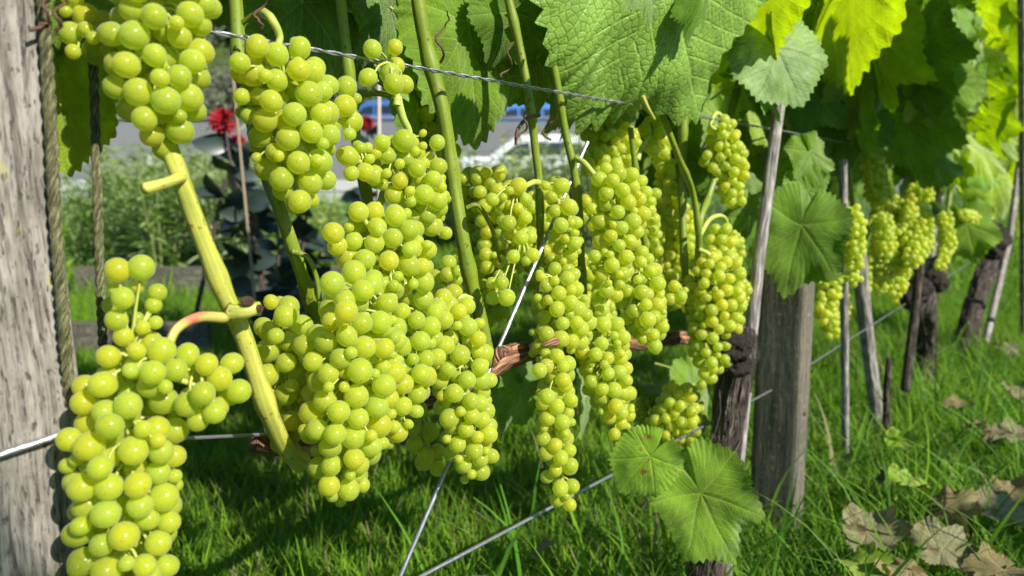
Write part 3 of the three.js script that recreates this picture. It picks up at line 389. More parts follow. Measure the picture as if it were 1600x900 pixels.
// leaves placed one by one: [base x, y, off, tip x, y, off, shape, material, normal lean (along row, up, out), width]
const mixN = (p, a, b, c) => DIR.clone().multiplyScalar(a).add(V(0, b, 0)).addScaledVector(OUT, c).normalize();
const L = (b, t, g, m, n, wide = 1, o = vine) => { const B = on((b[0] + t[0]) / 2, (b[1] + t[1]) / 2, b[2]), A = b[0] > 1020 ? deep(b[0], b[1], -B.z) : on(...b), Z = b[0] > 1020 ? deep(t[0], t[1], -B.z - 0.02) : on(...t); return leaf(o, A.lerp(Z, 0.33), Z, mixN(null, ...n), g, m, true, wide); };
L([1000, -200, 0.035], [1118, 178, 0.045], LGhero, LM.hero, [-0.53, 0.25, 0.81], 1.12);
L([1010, -90, 0.09], [985, 8, 0.10], LG[1], LM.green, [0, 0.5, 1], 1);
L([1108, -60, 0.06], [1092, 52, 0.06], LG[5], LM.pale, [-0.3, 0.5, 1], 0.5);
L([1222, -120, 0.0], [1178, 96, 0.0], LGround, LM.bright, [-0.65, -0.2, -0.75], 1.5);
L([1352, -120, 0.03], [1300, 132, 0.03], LGround, LM.bright, [-0.65, -0.2, -0.75], 1.25);
L([1188, 38, 0.03], [1262, 154, 0.03], LGround, LM.palePatch, [-0.6, 0.4, 0.7], 1.1);
L([1135, 115, 0.0], [1232, 168, 0.04], LG[2], LM.pale, [-0.1, 1.2, 0.8], 0.8);
L([1180, 175, -0.03], [1205, 235, -0.02], LG[1], LM.yellow, [0, -0.3, 1], 0.7);
L([470, -70, -0.09], [478, 150, -0.085], LGround, LM.dark, [0.1, 0.1, 1], 1.0);
L([395, -90, -0.12], [420, 70, -0.12], LG[0], LM.dark, [0, 0.3, 1], 1);
L([715, -60, -0.07], [765, 218, -0.055], LGround, LM.green, [-0.1, 0.1, 1], 0.82);
L([600, -40, -0.08], [640, 120, -0.08], LG[0], LM.dark, [0.3, 0.1, 1], 1.1);
L([640, 90, -0.1], [672, 248, -0.1], LG[4], LM.dark, [0.2, 0.1, 1], 0.9);
L([780, -30, -0.04], [838, 110, -0.03], LG[2], LM.dark, [-0.6, 0.2, 0.8], 0.95);
L([835, 40, -0.08], [850, 188, -0.08], LG[0], LM.dark, [0, 0.3, 1], 1);
L([880, 60, -0.1], [930, 205, -0.09], LG[3], LM.dark, [0, 0.3, 1], 1);
L([960, 60, -0.09], [1000, 190, -0.09], LG[4], LM.dark, [0.1, 0.3, 1], 1);
L([560, -60, 0.0], [612, 12, 0.01], LG[2], LM.green, [0.2, 0.4, 1], 1);
L([82, 40, -0.06], [112, 258, -0.04], LGround, LM.yellow, [-0.25, 0.15, 1], 0.62);
L([110, -30, -0.05], [90, 95, -0.05], LG[2], LM.green, [0, 0.2, 1], 1);
L([1080, 40, -0.08], [1110, 170, -0.07], LG[0], LM.dark, [0, 0.3, 1], 1);
L([1120, 150, -0.1], [1130, 260, -0.1], LG[4], LM.green, [0, 0.2, 1], 1);
L([1180, 300, -0.06], [1150, 372, -0.05], LG[2], LM.green, [0, 0.2, 1], 1);
L([1160, 262, -0.03], [1205, 298, -0.02], LG[1], LM.dark, [0, 0.3, 1], 1.1);
L([1075, 560, -0.09], [1105, 690, -0.09], LG[0], LM.green, [0, 0.1, 1], 1); L([800, 570, -0.14], [830, 660, -0.14], LG[4], LM.dark, [0.1, 0.1, 1], 1.3); L([910, 580, -0.08], [925, 700, -0.08], LG[2], LM.green, [0.4, 0.1, 1], 0.8);
L([1000, 605, -0.1], [1070, 600, -0.09], LG[3], LM.dark, [0, 1, 0.2], 0.7);
// the two low leaves on their own thin stalks
const low1 = leaf(vine, on(1016, 713, 0.06), deep(970, 770, -on(1016, 713, 0.06).z), mixN(null, -0.75, 0.3, 0.6), LGround, LM.sick, false, 0.85), low2 = leaf(vine, on(1094, 770, 0.05), deep(1154, 884, -on(1094, 770, 0.05).z), mixN(null, -0.75, 0.3, 0.6), LGlobed, LM.green, false, 0.72);
for (const [o, pts] of [[low1, [[1016, 713, 0.06], [1035, 695, 0.025], [1050, 660, 0.02], [1062, 615, 0.0], [1075, 560, -0.02]]], [low2, [[1094, 770, 0.05], [1070, 722, 0.03], [1048, 672, 0.02]]]]) { o.updateMatrixWorld(true); const inv = o.matrixWorld.clone().invert(); const g = tube(pts.map((q) => on(...q)), 0.0016, { seg: 24, rad: 7 }); g.applyMatrix4(inv); g.computeVertexNormals(); mesh('petiole', g, petMat, o); }

// ---- the vines further along the row
function otherVine(label, pts, r, seed, kind = barkDark) {
  const P = pts.map((q) => on(...q)), base = P[P.length - 1].clone(); base.y = groundH(base.x, base.z) - 0.02; P[P.length - 1].y = base.y; const o = thing('grapevine', label, 'grapevine', base);
  put('trunk', tube(P, r, { seg: 70, rad: 22, bump: barkBumps(seed, kind === barkDark ? 1.5 : 0.5) }), kind, o); return o;
}
const vine2 = otherVine('slim grey vine trunk leaning behind the square post', [[1342, 395, -0.02], [1346, 450, -0.02], [1356, 540, -0.02], [1366, 620, -0.01], [1372, 700, -0.01]], [0.012, 0.0125, 0.012, 0.0125, 0.014], 5, stakeMat);
const vine3 = otherVine('thick gnarled black vine trunk with a broad knobbly head', [[1482, 330, -0.05], [1474, 390, -0.04], [1462, 430, -0.03], [1440, 470, -0.02], [1448, 520, -0.02], [1446, 570, -0.02], [1434, 625, -0.02]], [0.012, 0.017, 0.02, 0.03, 0.021, 0.021, 0.027], 9);
const vine4 = otherVine('dark leaning vine trunk, farthest to the right of the row', [[1552, 350, -0.03], [1556, 385, -0.02], [1542, 420, -0.02], [1524, 470, -0.02], [1506, 520, -0.02]], [0.018, 0.036, 0.029, 0.027, 0.034], 13);
for (const [v, list] of [[vine3, [[1432, 452, 0.03], [1424, 470, 0.02], [1462, 440, 0.026]]], [vine4, [[1562, 372, 0.035], [1550, 385, 0.04], [1566, 392, 0.026]]]]) for (const [x, y, r] of list) { const c = on(x, y, 0.0), g = new THREE.IcosahedronGeometry(r, 9), p = g.attributes.position; for (let i = 0; i < p.count; i++) { const w = V().fromBufferAttribute(p, i), k = 1 + 0.5 * fbm(w.x * 50, w.y * 50, w.z * 50 + x); p.setXYZ(i, w.x * k, w.y * k, w.z * k); } g.computeVertexNormals(); put('knot', g.translate(c.x, c.y, c.z), barkDark, v); }
const far5 = thing('grapevine', 'leafy vine at the bright far end of the row', 'grapevine', row(5.2, 0, 0)); put('trunk', tube([row(5.2, 0.6), row(5.22, 0.3), row(5.2, -0.02)], [0.03, 0.026, 0.035], { seg: 30, rad: 14, bump: barkBumps(17, 1.4) }), barkDark, far5);
for (const [v, pts] of [[vine2, [[1345, 400, -0.02], [1330, 300, -0.03], [1325, 180, -0.04], [1330, 40, -0.04]]], [vine2, [[1343, 400, -0.02], [1370, 300, -0.04], [1372, 150, -0.04]]], [vine3, [[1478, 340, -0.05], [1440, 280, -0.05], [1430, 160, -0.05]]], [vine3, [[1480, 335, -0.05], [1490, 240, -0.05], [1480, 60, -0.05]]], [vine4, [[1553, 350, -0.03], [1540, 250, -0.04], [1545, 100, -0.04]]]]) shoot(pts, 11, 8, shootGreen, 9, v);
// leaves of the right side, one by one
L([1256, 212, 0.02], [1282, 288, 0.02], LG[4], LM.green, [-0.5, 0.6, 0.6], 0.9, vine2);
L([1250, 268, 0.025], [1286, 356, 0.025], LG[2], LM.green, [-0.6, 0.5, 0.6], 0.8, vine2);
L([1264, 300, 0.03], [1228, 458, 0.03], LGlobed, LM.dark, [-0.75, 0.45, 0.45], 0.82, vine2);
L([1330, 90, -0.02], [1322, 262, -0.02], LG[0], LM.dark, [-0.9, 0.1, 0.4], 0.8, vine2);
L([1396, 125, 0.0], [1448, 288, 0.0], LG[1], LM.green, [-0.9, -0.1, -0.2], 0.7, vine3);
L([1425, 75, 0.02], [1510, 215, 0.02], LG[0], LM.green, [-0.8, 0.1, 0.35], 0.8, vine3);
L([1360, 30, 0.03], [1478, 92, 0.03], LG[5], LM.dark, [-0.3, 1, 0.4], 0.8, vine2);
L([1440, -60, 0.03], [1467, 48, 0.03], LG[2], LM.yellow, [-0.8, -0.5, -0.3], 1.1, vine3);
L([1540, -50, 0.0], [1562, 72, 0.0], LG[4], LM.yellow, [-0.7, -0.25, -0.65], 1.2, vine4);
L([1490, 18, 0.04], [1512, 66, 0.04], LG[2], LM.pale, [-0.5, 0.8, 0.8], 1.3, vine3);
L([1362, 50, -0.03], [1388, 138, -0.03], LG[3], LM.yellow, [-0.6, 0, -0.6], 0.8, vine2);
L([1455, 230, 0.03], [1480, 296, 0.03], LG[4], LM.dark, [-0.6, 0.5, 0.5], 1.1, vine3);
L([1275, 100, -0.05], [1250, 215, -0.05], LG[4], LM.dark, [-0.7, 0.2, 0.5], 1.1, vine2);
L([1545, 105, 0.04], [1530, 172, 0.04], LG[5], LM.pale, [-0.4, 0.5, 0.9], 0.6, vine3);
L([1500, 320, 0.0], [1530, 410, 0.0], LG[4], LM.green, [-0.8, 0.0, 0.4], 0.9, vine4);
L([1480, 205, 0.04], [1590, 262, 0.04], LG[0], LM.yellow, [-0.5, 0.9, 0.1], 0.9, vine4);
L([1530, 260, 0.02], [1600, 330, 0.02], LG[3], LM.yellow, [-0.6, 0.7, -0.2], 0.9, vine4);
L([1500, 130, 0.0], [1560, 250, 0.0], LG[4], LM.yellow, [-0.7, -0.25, -0.65], 1.0, vine4);
L([1560, 60, 0.04], [1600, 170, 0.04], LG[0], LM.yellow, [-0.7, -0.25, -0.65], 1.0, vine4);
// the rest of the canopy: upper growth over the whole row, hanging on both sides; the bunch zone is kept free of leaves on the sunny side
{
  const r = rng(2024), owners = [[1.0, vine], [1.75, vine2], [2.5, vine3], [3.6, vine4], [9, far5]], count = new Map();
  const plant = (t, h, off, size, m) => {
    const o = owners.find(([k]) => t < k)[1], side = off >= 0 ? 1 : -1, n = mixN(null, rr(-1, 1, r), rr(-0.2, t > 1 ? 0.4 : 0.9, r), (t > 1 ? (r() < 0.5 ? -1 : 1) * rr(0.5, 1, r) : side * rr(0, 1, r))), down = mixN(null, rr(-0.8, 0.8, r), -1, side * rr(0, 0.7, r)), b = row(t, h, off);
    leaf(o, b, b.clone().addScaledVector(down, size), n, LG[Math.floor(r() * LG.length)], m, true, rr(0.85, 1.1, r));
  };
  const pickM = (t) => { const k = r(); return k < 0.4 ? LM.green : k < 0.62 ? LM.dark : k < 0.9 ? LM.yellow : LM.pale; };
  for (let i = 0; i < 150; i++) { const t = rr(-0.25, 1.15, r), h = rr(0.8, 1.45, r); plant(t, h, h < 1.0 ? rr(-0.2, -0.06, r) : rr(-0.16, 0.1, r), rr(0.07, 0.105, r), pickM(t)); }
  for (let i = 0; i < 38; i++) { const t = rr(-0.12, 0.25, r); plant(t, rr(0.72, 0.9, r), rr(0.02, 0.09, r), rr(0.07, 0.085, r), pickM(t)); }
  for (let i = 0; i < 75; i++) { const t = rr(-0.15, 0.95, r); plant(t, rr(0.80, 1.02, r), rr(0.0, 0.09, r), rr(0.07, 0.09, r), pickM(t)); }
  for (let i = 0; i < 60; i++) { const t = rr(0.2, 1.15, r); plant(t, rr(0.64, 0.78, r), rr(-0.2, -0.1, r), rr(0.07, 0.1, r), pickM(t)); }
  for (let i = 0; i < 46; i++) { const t = rr(0.78, 2.4, r); plant(t, rr(0.5, 0.7, r), rr(-0.26, -0.15, r), rr(0.07, 0.1, r), r() < 0.5 ? LM.dark : LM.green); }
  for (let i = 0; i < 240; i++) { const t = rr(1.1, 4.4, r), h = rr(0.58, 1.5, r); plant(t, h, rr(-0.24, t > 1.9 ? -0.08 : 0.02, r), rr(0.065, 0.1, r), pickM(t)); }
  for (let i = 0; i < 34; i++) { const t = rr(1.0, 2.2, r), o = owners.find(([k]) => t < k)[1], b = row(t, rr(0.68, 0.86, r), rr(-0.06, 0.04, r)); leaf(o, b, b.clone().addScaledVector(mixN(null, rr(-0.4, 0.4, r), -1, rr(0, 0.5, r)), rr(0.085, 0.115, r)), mixN(null, rr(-0.9, -0.5, r), rr(-0.1, 0.4, r), (r() < 0.5 ? -1 : 1) * rr(0.5, 0.95, r)), LG[i % 6], r() < 0.35 ? LM.dark : r() < 0.6 ? LM.green : LM.bright, true, rr(0.75, 0.95, r)); }
  for (let i = 0; i < 48; i++) { const t = rr(1.0, 1.6, r); plant(t, rr(0.74, 1.0, r), rr(0.32, 0.46, r), rr(0.075, 0.1, r), pickM(t)); }
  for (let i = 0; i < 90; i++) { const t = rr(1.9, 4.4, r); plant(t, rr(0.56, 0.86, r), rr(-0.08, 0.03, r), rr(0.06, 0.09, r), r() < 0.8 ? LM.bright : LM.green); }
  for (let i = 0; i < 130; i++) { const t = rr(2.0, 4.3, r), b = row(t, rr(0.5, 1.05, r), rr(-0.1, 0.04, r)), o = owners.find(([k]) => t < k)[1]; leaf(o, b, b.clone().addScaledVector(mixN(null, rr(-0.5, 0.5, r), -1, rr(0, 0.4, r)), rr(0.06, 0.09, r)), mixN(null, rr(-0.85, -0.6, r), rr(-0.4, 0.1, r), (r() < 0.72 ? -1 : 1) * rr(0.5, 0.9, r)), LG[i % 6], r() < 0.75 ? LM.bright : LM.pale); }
}
// the neighbouring row behind the camera, whose shade falls on the grass on this side
{
  const r = rng(555);
  for (let v = 0; v < 6; v++) {
    const o = thing('grapevine', 'vine of the neighbouring row on the sunny side', 'grapevine', row(-1.6 + v * 1.1, 0, 2.0), 'vines of the neighbouring row');
    put('trunk', tube([row(-1.6 + v * 1.1, 0.75, 2), row(-1.57 + v * 1.1, 0.4, 2.02), row(-1.6 + v * 1.1, -0.02, 2)], [0.02, 0.025, 0.032], { seg: 20, rad: 10, bump: barkBumps(v, 1.2) }), barkDark, o);
    const n = 120, im = new THREE.InstancedMesh(LG[v % 6], LM.green, n), m = new THREE.Matrix4(), q = new THREE.Quaternion();
    for (let i = 0; i < n; i++) { let tt, hh; do { tt = -1.6 + v * 1.1 + rr(-0.6, 0.6, r); hh = rr(0.5, 1.2, r); } while (noise(tt * 2.6, hh * 2.2, 1.7) < -0.08); const p = row(tt, hh, 2 + rr(-0.16, 0.16, r)).sub(o.position); q.setFromEuler(new THREE.Euler(rr(-0.6, 0.6, r), r() * 6.28, rr(2.2, 4.1, r))); const s = rr(0.07, 0.1, r); m.compose(p, q, V(s, s, s)); im.setMatrixAt(i, m); }
    if (v === 1) for (let i = 0; i < 22; i++) { const p = row(rr(-0.29, -0.165, r), rr(1.58, 1.73, r), 2 + rr(-0.05, 0.05, r)).sub(o.position); q.setFromEuler(new THREE.Euler(rr(-0.5, 0.5, r), 0.87 + rr(-0.6, 0.6, r), 3.14)); m.compose(p, q, V(0.06, 0.06, 0.06)); im.setMatrixAt(i, m); }
    if (v === 1) put('cane', tube([row(-0.5, 0.7, 2), row(-0.3, 1.1, 2), row(-0.18, 1.66, 2)], [0.006, 0.003], { seg: 14, rad: 7 }), shootGreen, o);
    im.name = 'foliage'; im.castShadow = im.receiveShadow = true; o.add(im); tag(im, null, null, null, 'stuff');
  }
}

// ---------------------------------------------------------------- posts, stakes, wires, ropes
{ // big weathered end post at the left
  const w = 0.1, d = 0.09, h = 1.5, o = thing('wooden_post', 'large weathered grey wooden post at the left edge with a wire round it', 'post', row(-0.012 - w / 2, 0, -0.004 - d / 2));
  const sub = new THREE.BoxGeometry(w, h, d, 40, 300, 36), p = sub.attributes.position, u = sub.attributes.uv, nn = sub.attributes.normal.clone();
  for (let i = 0; i < p.count; i++) { const x = p.getX(i), y = p.getY(i), z = p.getZ(i), n = V().fromBufferAttribute(nn, i), e = 0.004, cx = clamp(x, -w / 2 + e, w / 2 - e), cz = clamp(z, -d / 2 + e, d / 2 - e), q = V(x - cx, 0, z - cz); if (q.length() > 1e-6) { q.normalize().multiplyScalar(e); } const k = 0.0016 * fbm((x + z) * 45, y * 9, z * 40) + 0.0007 * fbm((x + z) * 240, y * 30, 2) , lean = -0.00 * y; p.setXYZ(i, cx + q.x + n.x * k * 1.2 + (Math.abs(n.x) > 0.5 ? 0.0015 * fbm(y * 14, z * 30, 3) : 0), y, cz + q.z + n.z * k); u.setXY(i, Math.abs(n.z) > 0.5 ? x : z, y); }
  sub.computeVertexNormals(); const b = mesh('post', sub, postMat, o); o.position.addScaledVector(DIR, 0.012); o.rotation.order = 'YXZ'; b.position.y = h / 2 - 0.05; o.rotation.y = Math.atan2(OUT.x, OUT.z); o.rotation.z = 0.035; o.position.addScaledVector(DIR, 0.036 * EYE - 0.004);
  const y = on(50, 705, 0).y, pts = [[-w / 2 - 0.002, 0.003, -d / 2], [-w / 2 - 0.002, -0.004, d / 2 + 0.002], [-0.0, 0.000, d / 2 + 0.0028], [w / 2 - 0.004, 0.0045, d / 2 + 0.0026], [w / 2 + 0.003, 0.005, d / 2 - 0.004], [w / 2 + 0.003, 0.005, -d / 2]].map((q) => V(q[0], y + q[1], q[2]));
  mesh('wire_loop', tube(pts, 0.0016, { seg: 80, rad: 10 }), wireMat, o);
}
{ // square post
  const c = on(1250, 600, 0.025), o = thing('square_post', 'dark square wooden post half covered by leaves, beside the knobbly trunk', 'post', V(c.x, 0, c.z).addScaledVector(OUT, -0.032).addScaledVector(DIR, 0.022));
  const top = on(1240, 405, 0).y, g = new THREE.BoxGeometry(0.044, top + 0.1, 0.064, 10, 120, 14), p = g.attributes.position, u = g.attributes.uv, n = g.attributes.normal; for (let i = 0; i < p.count; i++) { const x = p.getX(i), y = p.getY(i), z = p.getZ(i), k = 0.0010 * fbm((x + z) * 60, y * 12, z * 50), ex = Math.abs(x) > 0.0219 && Math.abs(z) > 0.0319 ? 0.93 : 1; u.setXY(i, Math.abs(n.getZ(i)) > 0.5 ? x : z, y); p.setXYZ(i, x * ex + n.getX(i) * k, y, z * ex + n.getZ(i) * k); } g.computeVertexNormals();
  mesh('post', g, postMat2, o).position.y = top / 2 - 0.05; o.rotation.y = Math.atan2(OUT.x, OUT.z);
  mesh('bolt_hole', new THREE.CylinderGeometry(0.003, 0.003, 0.004, 12).rotateX(Math.PI / 2).translate(0, on(1250, 628, 0).y, 0.032), tendrilMat, o);
}
function stake(label, pts, r, m = stakeMat) { const P = pts.map((q) => on(...q)), b = P[P.length - 1]; const o = thing('stake', label, 'stake', V(b.x, Math.min(b.y, 0), b.z)); put('shaft', tube(P, r, { seg: 50, rad: 12, curve: false, bump: (u, a, len) => 0.08 * fbm(Math.cos(a) * 2, Math.sin(a) * 2, len * 25) + 0.05 * Math.sin(a * 2) }), m, o); return o; }
stake('tall thin grey stake leaning on the knobbly trunk', [[1222, 130, 0.005], [1186, 400, 0.012], [1162, 640, 0.025], [1134, 900, 0.025], [1118, 1020, 0.025]], [0.0072, 0.0068]);
stake('upright grey stake just right of the square post', [[1317, 250, -0.0], [1319, 450, -0.0], [1320, 560, -0.0], [1321, 720, 0.0]], [0.0062, 0.006]);
stake('short dark stake left of the black gnarled trunk', [[1438, 400, 0.03], [1428, 500, 0.03], [1414, 610, 0.03]], [0.0085, 0.0085], barkDark);
stake('wooden stake rising behind the head of the gnarled trunk', [[1470, 270, -0.06], [1462, 340, -0.06], [1450, 440, -0.06], [1440, 600, -0.06]], [0.012, 0.012]);
stake('long slanting thin stake near the right edge', [[1600, 215, 0.02], [1590, 270, 0.02], [1578, 370, 0.02], [1540, 535, 0.02]], [0.010, 0.010]);
stake('pale stake at the upper right corner', [[1596, -10, 0.1], [1597, 55, 0.1], [1598, 250, 0.1], [1599, 520, 0.1]], [0.009, 0.009]);
stake('broken thin stick in the grass beside the slim trunk', [[1390, 560, 0.03], [1386, 600, 0.03], [1384, 690, 0.03]], [0.005, 0.007], barkDark);
function wire(label, A, B, r, sag = 0, twist = 0) {
  const o = thing('trellis_wire', label, 'wire', A.clone());
  for (const ph of twist ? [0, Math.PI] : [0]) { const pts = [], n = twist ? 260 : 24, d = B.clone().sub(A), s1 = d.clone().cross(V(0, 1, 0)).normalize(), s2 = d.clone().cross(s1).normalize(); for (let i = 0; i <= n; i++) { const k = i / n, a = k * twist * 6.283 + ph, p = A.clone().lerp(B, k); p.y -= sag * 4 * k * (1 - k); if (twist) p.addScaledVector(s1, Math.cos(a) * r * 1.05).addScaledVector(s2, Math.sin(a) * r * 1.05); pts.push(p); } put('strand', tube(pts, r, { seg: n, rad: 8, curve: false }), wireMat, o); }
  return o;
}
wire('upper twisted trellis wire running right through the top clusters', on(330, 50, -0.005), on(1236, 207, -0.01), 0.00075, 0.0, 30);
wire('upper trellis wire between the posts further right', on(1236, 207, -0.012), on(1530, 262, -0.02), 0.0011);
wire('steep shiny guy wire passing behind the middle clusters', on(622, 908, -0.018), on(918, 222, -0.018), 0.0017);
wire('low trellis wire in front of the grass running to the square post', on(655, 902, -0.012), on(1216, 604, -0.014), 0.0016);
wire('low trellis wire continuing from the post to the far trunks', on(1262, 572, -0.005), on(1566, 378, -0.01), 0.0013);
wire('thin low wire running right from the left post', on(105, 694, -0.004), on(470, 676, -0.03), 0.0011);
wire('short pale wire between the thin stake and the big leaf', on(1155, 428, -0.02), on(1212, 402, -0.015), 0.0009);
for (const [x, y, a] of [[365, 58, 1], [588, 104, 1], [660, 123, 0.8], [945, 170, 0.8]]) { }
function rope(label, pts, r) { const P = pts.map((q) => on(...q)), o = thing('rope', label, 'rope', P[P.length - 1].clone()), c = new THREE.CatmullRomCurve3(P), len = c.getLength(); for (let s = 0; s < 3; s++) { const q = [], n = 300; for (let i = 0; i <= n; i++) { const k = i / n, a = k * len / (r * 7) * 6.283 + s * 2.094, p = c.getPoint(k), T = c.getTangent(k), s1 = T.clone().cross(V(0, 0, 1)).normalize(), s2 = T.clone().cross(s1); q.push(p.addScaledVector(s1, Math.cos(a) * r * 0.52).addScaledVector(s2, Math.sin(a) * r * 0.52)); } put('strand', tube(q, r * 0.56, { seg: n, rad: 8, curve: false }), ropeMat, o); } return o; }
rope('knotted old rope hanging along the right side of the big grey post', [[66, -30, 0.0], [72, 80, 0.0], [80, 210, 0.0], [86, 340, 0.0], [95, 450, 0.0], [102, 540, 0.0], [110, 640, -0.005]], 0.0026);
rope('green weathered rope hanging left of the lower left cluster', [[140, 20, -0.02], [146, 110, -0.02], [152, 300, -0.015], [157, 450, -0.012], [162, 560, -0.01], [165, 620, -0.012]], 0.0021);

// ---------------------------------------------------------------- grape clusters
const ball = [new THREE.SphereGeometry(1, 28, 20), new THREE.SphereGeometry(1, 18, 13), new THREE.SphereGeometry(1, 12, 9)];
const BR = 0.0065;
function berry(o, c, r, out, rnd, lod) {
  const k = rnd(), m = berryMats[Math.floor(rnd() * berryMats.length)], b = mesh('berry', ball[lod], m, o);
  b.position.copy(c).sub(o.position); b.quaternion.setFromUnitVectors(V(0, 1, 0), out.clone().add(V(rr(-0.3, 0.3, rnd), rr(-0.5, 0.1, rnd), rr(-0.3, 0.3, rnd))).normalize()); b.rotateY(rnd() * 6.28); b.scale.set(r * rr(0.94, 1.03, rnd), r * rr(0.97, 1.1, rnd), r * rr(0.95, 1.02, rnd)); return b;
}
// paths: each a chain of [x, y, half width in the photograph, off]; stalk: points up to the shoot; extra: single berries [x, y, half width, off]
function cluster(label, paths, { stalk, extra = [], br = 1, seed = 1, dense = 1, small = 0.035, group = 'grape clusters hanging in the row', stalkM = stalkMat, depth = 0.8 } = {}) {
  const r = rng(seed * 7919 + 13), segs = [], centre = V(0, 0, 0); let np = 0;
  for (const p of paths) { const Q = p.map(([x, y, w, off]) => { const c = on(x, y, off), k = depthOf(c) / F; centre.add(c); np++; return { c, R: Math.max(w * k * 1.06, BR * 1.02) }; }); for (let i = 0; i < Math.max(1, Q.length - 1); i++) segs.push([Q[i], Q[Math.min(i + 1, Q.length - 1)]]); }
  for (const e of extra) { centre.add(on(e[0], e[1], e[3])); np++; }
  const top = stalk ? on(...stalk[0]) : on(paths[0][0][0], paths[0][0][1] - paths[0][0][2], paths[0][0][3]);
  const o = thing('grape_cluster', label, 'grape cluster', top, group), D = depthOf(centre.divideScalar(np)), lod = D < 0.62 ? 0 : D < 1.1 ? 1 : 2;
  // squeeze along OUT so that broad bunches are not balls
  const near = (p) => { let best = null; for (const [a, b] of segs) { const ab = b.c.clone().sub(a.c), k = ab.lengthSq() > 1e-9 ? clamp(p.clone().sub(a.c).dot(ab) / ab.lengthSq(), 0, 1) : 0, q = a.c.clone().addScaledVector(ab, k), R = lerp(a.R, b.R, k), v = p.clone().sub(q), vo = v.dot(OUT); v.addScaledVector(OUT, vo / depth - vo); const sd = v.length() - R; if (!best || sd < best.sd) best = { sd, q, R }; } return best; };
  const placed = [], cell = new Map(), key = (p) => `${Math.floor(p.x / 0.018)},${Math.floor(p.y / 0.018)},${Math.floor(p.z / 0.018)}`;
  const fits = (p, rad, gap) => { const X = Math.floor(p.x / 0.018), Y = Math.floor(p.y / 0.018), Z = Math.floor(p.z / 0.018); for (let i = -1; i < 2; i++) for (let j = -1; j < 2; j++) for (let k = -1; k < 2; k++) for (const b of cell.get(`${X + i},${Y + j},${Z + k}`) ?? []) if (b.p.distanceTo(p) < (b.r + rad) * gap) return false; return true; };
  const add = (p, rad) => { const b = { p, r: rad }; placed.push(b); const k = key(p); if (!cell.has(k)) cell.set(k, []); cell.get(k).push(b); };
  for (const [x, y, w, off] of extra) { const c = on(x, y, off); add(c, w * depthOf(c) / F); }
  const total = segs.reduce((s, [a, b]) => s + (a.c.distanceTo(b.c) + a.R + b.R) * (a.R + b.R), 0) / (BR * BR);
  for (const [tries, lo, hi] of [[Math.ceil(total * 110 * dense), 0.92, 1.9], [Math.ceil(total * 30 * dense), 1.9, 4.2]]) for (let n = 0; n < tries; n++) {
    const [a, b] = segs[Math.floor(r() * segs.length)], k = rr(-0.25, 1.25, r), R = Math.max(a.R, b.R), p = a.c.clone().lerp(b.c, k).add(V(rr(-R, R, r), rr(-R, R, r), rr(-R, R, r)));
    const rad = BR * br * (r() < small ? rr(0.45, 0.7, r) : rr(0.84, 1.1, r)), q = near(p); if (q.sd > -rad * lo * (0.9 + 0.2 * r()) || q.sd < -BR * hi) continue;
    if (!fits(p, rad, 0.9)) continue; if (placed.length && r() < 0.93 && fits(p, rad, 1.07)) continue; add(p, rad);
  }
  const twigs = [];
  for (const b of placed) { const q = near(b.p); if (!q) { berry(o, b.p, b.r, b.p.clone().sub(top).normalize(), r, lod); continue; } const axis = q.q, out = b.p.clone().sub(axis); if (out.lengthSq() < 1e-8) out.set(0, -1, 0); out.normalize(); berry(o, b.p, b.r, out, r, lod); if (lod < 2) { const e = axis.clone().add(V(0, 0.006, 0)), dd = b.p.clone().sub(e); if (dd.length() > 0.06) continue; twigs.push(tube([e, e.clone().lerp(b.p, 0.5).add(V(0, 0.002, 0)), b.p.clone().addScaledVector(out, -b.r * 0.9)], [0.0009, 0.0006], { seg: 4, rad: 5 })); } }
  for (const p of paths) if (p.length > 1) twigs.push(tube(p.map(([x, y, , off]) => on(x, y, off)), [0.0019, 0.0008], { seg: 14, rad: 6 }));
  if (twigs.length) put('rachis', mergeGeometries(twigs), stalkMat, o);
  if (stalk) { const P = stalk.map((q) => on(...q)); put('stalk', tube([...P, on(...paths[0][0].slice(0, 2), paths[0][0][3])], [0.0028, 0.0022, 0.0016], { seg: 26, rad: 9, bump: (u, a, len) => 0.1 * fbm(len * 90, a) }), stalkM, o); }
  return o;
}
cluster('big sunlit cluster at the upper left beside the rope', [[[250, -70, 88, 0.015], [252, 50, 86, 0.015], [246, 150, 76, 0.015], [258, 215, 46, 0.012]], [[118, 10, 34, -0.02], [140, 60, 42, -0.015], [205, 60, 50, 0.0]]], { seed: 1, br: 0.93, small: 0.02 });
cluster('lower left cluster with a shoulder, hanging below the green rope', [[[205, 580, 66, 0.02], [198, 680, 92, 0.02], [200, 780, 88, 0.02], [192, 880, 82, 0.02], [186, 990, 74, 0.02]], [[240, 580, 58, 0.03], [330, 610, 64, 0.04]], [[150, 620, 40, 0.01], [150, 760, 36, 0.01]]], { seed: 2, br: 0.92, small: 0.02, stalk: [[352, 497, 0.02], [310, 496, 0.025], [275, 515, 0.03], [256, 552, 0.03]], stalkM: stalkRed, extra: [[184, 422, 20, 0.02], [221, 418, 20, 0.025], [214, 449, 10, 0.02], [246, 457, 14, 0.02], [192, 466, 17, 0.025], [179, 453, 10, 0.015], [240, 477, 13, 0.02], [182, 500, 17, 0.02], [215, 497, 9, 0.02], [243, 504, 11, 0.025], [223, 512, 11, 0.025], [193, 526, 15, 0.02], [236, 535, 17, 0.02], [174, 478, 14, 0.0], [214, 535, 14, 0.01]] });
